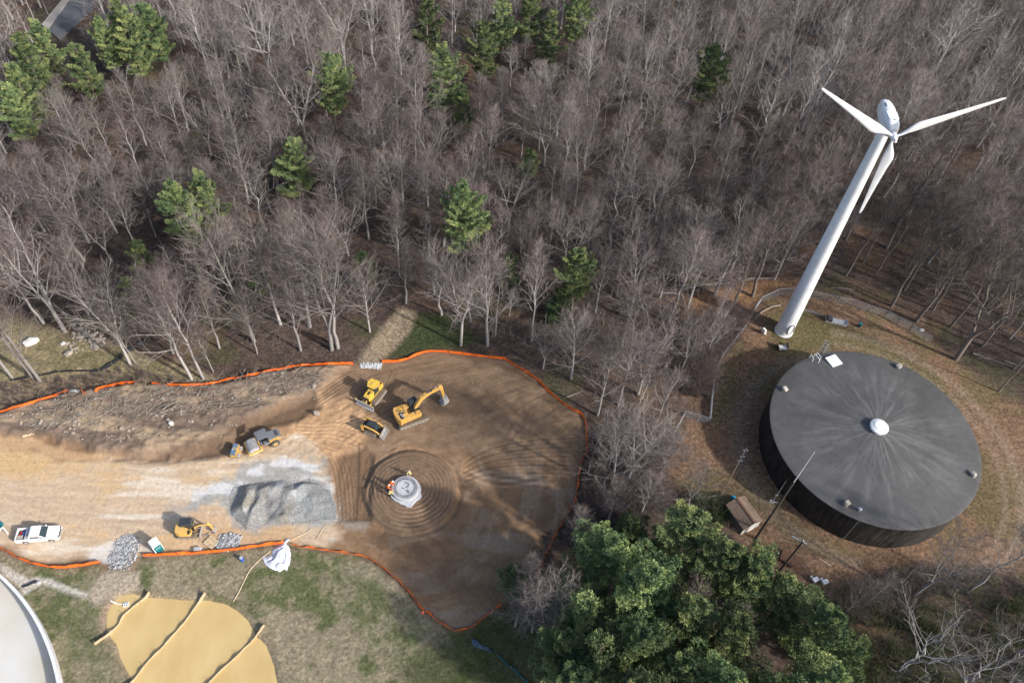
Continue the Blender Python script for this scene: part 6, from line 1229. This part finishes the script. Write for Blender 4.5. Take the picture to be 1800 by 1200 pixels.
def pine(tp, ht, rad, var, label, group=None):
    x, y = rel(tp[0], tp[1], ht); z = float(gh(x, y)); x, y = rel(tp[0], tp[1], ht + z); tm_, cm_, H0, R0 = PV[var]
    t = thing('pine_tree', label, 'pine', (x, y, z), rn.uniform(0, 6.28), group); t.scale = (rad / R0, rad / R0, ht / H0)
    for nm, me in (('trunk', tm_), ('crown', cm_)): o = bpy.data.objects.new(nm, me); COL.objects.link(o); o.parent = t
    occ.append((x, y, rad * .8))
PT = [((27, 58), 16, 4.0, 0, 'pine near the top left corner, left of the grey road'), ((56, 34), 14, 3.2, 2, 'pine touching the lower end of the grey road'), ((18, 118), 15, 3.6, 1, 'pine at the left edge below the road'), ((8, 150), 14, 3.4, 5, 'lowest pine of the group on the left edge'), ((128, 76), 14, 3.2, 0, 'pine right of the road end'), ((168, 34), 15, 3.0, 3, 'darker pine behind the one right of the road end'),
      ((212, 22), 17, 4.0, 1, 'bright pine at the top left, front of a pair'), ((255, 8), 17, 4.2, 3, 'dull green pine at the top left, rear of a pair'), ((200, -8), 15, 3.4, 2, 'pine at the top edge between road and bright pair'), ((572, 100), 17, 4.0, 3, 'layered pine in the wood above the middle left'), ((512, 248), 14, 3.8, 5, 'rounded bright pine left of the photo middle'), ((302, 322), 16, 3.9, 1, 'yellow-green pine, larger of the pair at the left'), ((345, 300), 15, 3.0, 2, 'blue-green slim pine behind the yellow-green one'), ((238, 423), 9, 2.2, 4, 'small yellow-green pine below the pair'), ((215, 488), 4, 1.3, 4, 'tiny pine left of the small yellow-green one'),
      ((775, 82), 18, 4.0, 5, 'dark tall pine at the upper middle'), ((815, 158), 10, 2.4, 4, 'small pine at the foot of the dark tall one'), ((852, 42), 15, 3.4, 1, 'yellowish pine at the upper middle'), ((972, 18), 16, 3.1, 2, 'light slender pine near the top right of middle'), ((885, -12), 16, 3.2, 0, 'pine cut by the top edge above the yellowish one'), ((1015, -10), 15, 3.5, 3, 'pine cut by the top edge right of the light slender one'), ((748, -8), 14, 3.0, 4, 'pine cut by the top edge above the dark tall one'), ((935, -20), 14, 3, 2, 'pine top peeping at the upper edge between two others'),
      ((1255, 82), 17, 4.1, 3, 'lone pine in the upper right wood'), ((808, 328), 19, 4.2, 3, 'tall ragged pine with wide layers in the middle of the wood'), ((1015, 437), 15, 3.5, 1, 'yellow-topped pine right of the middle'), ((985, 520), 6, 2.4, 4, 'low dark pine at the foot of the yellow-topped one'), ((637, 447), 7, 2.0, 4, 'small pine above the forest path'), ((897, 447), 8, 2.2, 4, 'dim small pine between the two middle pines'), ((448, 470), 6, 1.8, 4, 'dim young pine behind the tall spreading bare tree'), ((930, 262), 7, 1.8, 4, 'dim young pine deep in the wood'),
      ((1222, 902), 17, 4.4, 5, 'bright yellow-green pine with its top nearest the shed'), ((1115, 912), 12, 2.8, 2, 'slim blue-green pine left of the bright one'), ((1082, 948), 17, 4.2, 3, 'silvery blue-green pine at the left of the pine stand'), ((1140, 1010), 19, 4.8, 1, 'broad pale pine in the centre of the stand'), ((1226, 1058), 18, 4.2, 0, 'pine with yellow tips in the middle of the stand'), ((1288, 962), 16, 4.2, 5, 'dense pine right below the shed'), ((1344, 992), 16, 3.8, 3, 'yellow-tipped pine nearest the short utility pole'), ((1125, 1115), 18, 4.0, 3, 'blue-green pine in the lower stand'), ((1305, 1100), 18, 4.0, 1, 'pale crowned pine in the lower stand'), ((1205, 1165), 17, 3.7, 5, 'pine in the lower stand beside the bottom edge'), ((1400, 1028), 15, 3.8, 0, 'bright pine at the right of the stand'), ((1470, 1082), 16, 4.0, 5, 'rightmost bright pine of the stand'), ((1520, 1125), 11, 2.6, 2, 'dull pine at the right end of the stand'), ((1030, 1050), 15, 3.8, 2, 'dark pine at the left flank of the stand'), ((1060, 1130), 17, 4.2, 0, 'dark blue-green pine at the lower left flank'), ((1000, 1120), 13, 3.4, 1, 'pine at the lower left corner of the stand'), ((910, 1000), 7, 2.4, 4, 'small dark pine at the orange fence gap'), ((1480, 1180), 16, 4, 1, 'pine at the bottom edge right of the stand'), ((1290, 1190), 18, 4.4, 3, 'pine cut by the bottom edge in the middle of the stand'), ((1130, 1200), 18, 4.4, 5, 'pine cut by the bottom edge at the left of the stand'), ((1395, 1200), 17, 4.2, 0, 'pine cut by the bottom edge at the right of the stand'), ((1015, 1190), 15, 4, 3, 'pine at the bottom edge left of the stand')]
for a in PT: pine(*a)
# ---------------------------------------------------------------- the leafless wood
WOOD = P_([(-900, 560), (0, 556), (80, 566), (135, 575), (200, 612), (262, 640), (330, 655), (400, 645), (500, 630), (600, 618), (640, 600), (668, 560), (700, 535), (770, 548), (805, 600), (880, 612), (950, 650), (1010, 700), (1048, 740), (1052, 800), (1042, 860), (1030, 900), (1005, 950), (985, 1010), (960, 1050), (1000, 1080), (1080, 1000), (1150, 900), (1250, 940), (1190, 870), (1130, 828), (1150, 755), (1180, 700), (1225, 705), (1235, 650), (1290, 572), (1340, 505), (1400, 490), (1510, 505), (1620, 555), (1700, 600), (1800, 668), (2300, 900), (2900, 300), (2200, -330), (-600, -330), (-1200, 200)])
CLEARB = [P_([(60, 60), (80, 35), (110, -5), (140, -60), (230, -60), (180, 20), (130, 75)])]
r2 = np.random.default_rng(5); pts = list((a, b_) for a, b_, _ in occ); rad = list(r_ for _, _, r_ in occ); new = []
gridc = {}
def gk(x, y): return int(x // 5), int(y // 5)
for (x, y), r_ in zip(pts, rad): gridc.setdefault(gk(x, y), []).append((x, y, r_))
cand = np.c_[r2.uniform(-150, 165, 26000), r2.uniform(38, 232, 26000)]; inside = sdist(WOOD, cand[:, 0], cand[:, 1]) > 0; inside &= sdist(CLEARB[0], cand[:, 0], cand[:, 1]) < -2
# keep what the camera can see or what shades it
Cw = np.c_[cand, np.full(len(cand), 0.)] - np.array([0, 0, H]); cc_ = Cw @ RW; pxx = 900 + FPX * cc_[:, 0] / -cc_[:, 2]; pyy = 600 - FPX * cc_[:, 1] / -cc_[:, 2]
inside &= (pxx > -60) & (pxx < 2000) & (pyy > -40)
for (x, y), ok in zip(cand, inside):
    if not ok: continue
    k = gk(x, y); okk = True; mind = 4.55 if x < 40 else 4.7
    for i in (-1, 0, 1):
        for j in (-1, 0, 1):
            for (a, b_, r_) in gridc.get((k[0] + i, k[1] + j), ()):
                if (a - x) ** 2 + (b_ - y) ** 2 < max(mind, r_) ** 2: okk = False
    if okk: gridc.setdefault(k, []).append((x, y, 0)); new.append((x, y))
print('TREES', len(new), 'explicit', len(ET), 'pines', len(PT))
N = np.array(new); Cw = np.c_[N, np.zeros(len(N))] - np.array([0, 0, H]); dist = np.linalg.norm(Cw, axis=1); cc_ = Cw @ RW; pxx = 900 + FPX * cc_[:, 0] / -cc_[:, 2]; pyy = 600 - FPX * cc_[:, 1] / -cc_[:, 2]
PINE_S = []
for tp, ph, pr_, *_ in PT: 
    x, y = rel(tp[0], tp[1], ph); PINE_S.append((x, y, ph, pr_, math.hypot(math.hypot(x, y), H - ph)))
def proj(x, y, z):
    c = np.array([x, y, z - H]) @ RW; return 900 + FPX * c[0] / -c[2], 600 - FPX * c[1] / -c[2]
PC = []
for x, y, ph, pr_, ds in PINE_S:
    for fr in (.92, .7, .5): a, b_ = proj(x, y, ph * fr); PC.append((a, b_, pr_ * (.55 if fr > .9 else .95) * FPX / ds, math.hypot(x, y)))
for a, b_ in ((95, 52), (108, 38), (122, 22), (138, 8), (105, 60), (140, 25)): PC.append((a, b_, 12, 1e3))
def cap_height(x, y, ht):
    while ht > 3.5:
        bad = False
        for fr in (1, .8, .6):
            a, b_ = proj(x, y, ht * fr); dd = math.hypot(x, y)
            if any(dd < p[3] and (a - p[0]) ** 2 + (b_ - p[1]) ** 2 < (p[2] + 14) ** 2 for p in PC): bad = True; break
        if not bad: return ht
        ht *= .85
    return ht
vis = (pxx > 0) & (pxx < 1800) & (pyy > 0); order = np.argsort(dist + 500 * (~vis)); NIND = 300 - len(ET)
REG = [('bare grey tree in the leafless wood at the far left', 'bare trees of the left wood', lambda x, y: x < -35), ('bare grey-brown tree in the leafless wood behind the orange fence', 'bare trees of the middle wood', lambda x, y: x < 20), ('bare tree in the narrow wood between the clearing and the tank yard', 'bare trees of the wedge of wood', lambda x, y: y < 84), ('bare tree in the brown wood around and behind the wind turbine', 'bare trees of the right wood', lambda x, y: True)]
SV = []; SQ = []; ST = []; CV = []; CQ = []; CT = []; so_ = co_ = 0; zN = gh(N[:, 0], N[:, 1])
for k, i in enumerate(order):
    x, y = N[i]; right = x > 42 and y > 88; ht = (r2.uniform(11, 16.5) if not right else r2.uniform(14, 20)) * (.72 if k % 5 == 0 else 1.22 if k % 6 == 1 else 1); var = int(r2.choice([0, 1, 3, 9, 7, 5, 6] if right else [0, 1, 2, 3, 4, 5, 6, 7, 8])); rz = r2.uniform(0, 6.28); wd = r2.uniform(1.0, 1.42)
    if zN[i] < 99 and pxx[i] < 1420: ht = cap_height(x, y, ht)
    if pxx[i] > 1030 and pyy[i] > 640: ht = min(ht, 12.5)
    if k < NIND:
        lb, gp, _ = next(g for g in REG if g[2](x, y)); bare_tree(x, y, ht, var, rz, lb, gp, wd, right and k % 3 != 0, zN[i])
    else:
        tv, tq, tt, cv, cq, ct = VAR[var][3]; s = ht / VAR[var][2]; ca, sa = math.cos(rz), math.sin(rz); m_ = np.array([[ca * s * wd, sa * s * wd, 0], [-sa * s * wd, ca * s * wd, 0], [0, 0, s]])
        sub = np.arange(len(cq) // 3); sub = sub[r2.random(len(sub)) < .7]; cqs = (sub[:, None] * 6 + np.arange(6)).ravel(); q3 = np.stack([np.array([0, 1, 4, 3]), np.array([1, 2, 5, 4]), np.array([2, 0, 3, 5])]); nq = (np.arange(len(sub))[:, None, None] * 6 + q3[None]).reshape(-1, 4)
        tnt = r2.uniform(-.22, .22)
        SV.append((tv @ m_ + [x, y, zN[i]]).astype(np.float32)); SQ.append((tq + so_).astype(np.int32)); ST.append(np.clip(tt + tnt, 0, 1)); so_ += len(tv)
        c3 = cv[cqs]; CV.append((c3 @ m_ + [x, y, zN[i]]).astype(np.float32)); CQ.append((nq + co_).astype(np.int32)); CT.append(np.clip(ct[cqs] + tnt, 0, 1)); co_ += len(c3)
if SV:
    me = np_mesh('distant_wood', np.concatenate(SV + CV), np.concatenate(SQ + [q + so_ for q in CQ]), 'bark', False, [('tint', 'FLOAT', np.concatenate(ST + CT))]); me.materials.append(M['twig'])
    nq_ = sum(len(q) for q in SQ); tot = len(me.polygons); mi = np.zeros(tot, np.int32); mi[nq_:] = 1; me.polygons.foreach_set('material_index', mi)
    o = bpy.data.objects.new('distant_wood', me); COL.objects.link(o); tag(o, 'far part of the leafless wood reading as one grey-brown mass', 'wood', kind='stuff'); print('STUFF quads', tot)
# ---------------------------------------------------------------- brush under and beside the trees
def brush(nm, label, polys, n, h0, h1, m, seed, tw=26, cat='brush', thick=1.0):
    r = np.random.default_rng(seed); P0 = []; P1 = []; T_ = []
    for poly in polys:
        W = P_(poly); a0, a1 = W.min(0), W.max(0); c = r.uniform(a0, a1, (n * 4, 2)); c = c[sdist(W, c[:, 0], c[:, 1]) > 0][:n]; z = gh(c[:, 0], c[:, 1])
        for (x, y), zz in zip(c, z):
            h = r.uniform(h0, h1); tb = r.uniform(.1, .9)
            for k in range(tw):
                a = r.uniform(0, 6.28); l = h * r.uniform(.5, 1.1); sp = r.uniform(.15, .75); p = np.array([x, y, zz]); q = p + np.array([math.cos(a) * sp, math.sin(a) * sp, 1]) * l * .55; e = q + np.array([math.cos(a + r.normal() * .5) * sp * 1.4, math.sin(a + r.normal() * .5) * sp * 1.4, .6]) * l * .55
                P0 += [p, q]; P1 += [q, e]; T_ += [tb, tb]
                for _ in range(2): e2 = q + (e - q) * r.uniform(.2, 1) ; P0.append(e2); P1.append(e2 + r.normal(size=3) * .28 * l * .5 + [0, 0, .2]); T_.append(tb)
    n2 = len(P0); v, f = prisms(P0, P1, np.full(n2, .012 * thick), np.full(n2, .006 * thick)); tt_ = np.clip(np.repeat(np.array(T_) + r.uniform(-.2, .2, n2), 6), 0, 1)
    me = np_mesh(nm, v, f, m, False, [('tint', 'FLOAT', tt_)]); o = bpy.data.objects.new(nm, me); COL.objects.link(o); return tag(o, label, cat, kind='stuff')
brush('brushwood', 'pinkish bare brush beside the chain link fence and the orange leaves', [[(1215, 590), (1300, 545), (1310, 570), (1262, 640), (1245, 700), (1205, 700), (1190, 640)], [(1040, 790), (1160, 740), (1180, 760), (1150, 850), (1180, 900), (1080, 960), (1000, 960), (1035, 870)]], 420, 1.5, 4.2, 'brush', 41)
brush('undergrowth', 'thin grey undergrowth beneath the leafless wood', [[(0, 300), (900, 250), (1200, 400), (1180, 650), (1000, 640), (880, 590), (700, 530), (450, 610), (200, 540), (0, 540)]], 900, .8, 2.4, 'brush', 42, 12)
brush('undergrowth', 'low brown undergrowth along the left edge above the first orange fence', [[(0, 670), (160, 658), (250, 640), (330, 668), (300, 676), (180, 680), (0, 720)]], 170, .4, 1.0, 'brush', 43, 18)
brush('undergrowth', 'dark olive shrubs and vines in the lower right corner', [[(1400, 1100), (1480, 1040), (1560, 1020), (1640, 1010), (1900, 1050), (1950, 1350), (1450, 1350)]], 420, 1.2, 3.4, 'olive', 44, 30, thick=1.6)
brush('brushwood', 'grey brown brush on the slope between tank yard and pines', [[(1410, 1050), (1480, 1030), (1560, 1012), (1660, 1000), (1620, 1060), (1520, 1100), (1440, 1080)], [(1230, 930), (1270, 945), (1330, 1000), (1370, 1050), (1330, 1010), (1260, 960)]], 150, 1.2, 3.0, 'brush', 45, 24)
brush('undergrowth', 'dark shrubs left of the shed', [[(1200, 870), (1262, 880), (1275, 905), (1265, 925), (1215, 905)]], 60, 1.0, 2.2, 'olive', 46, 34, thick=1.8)
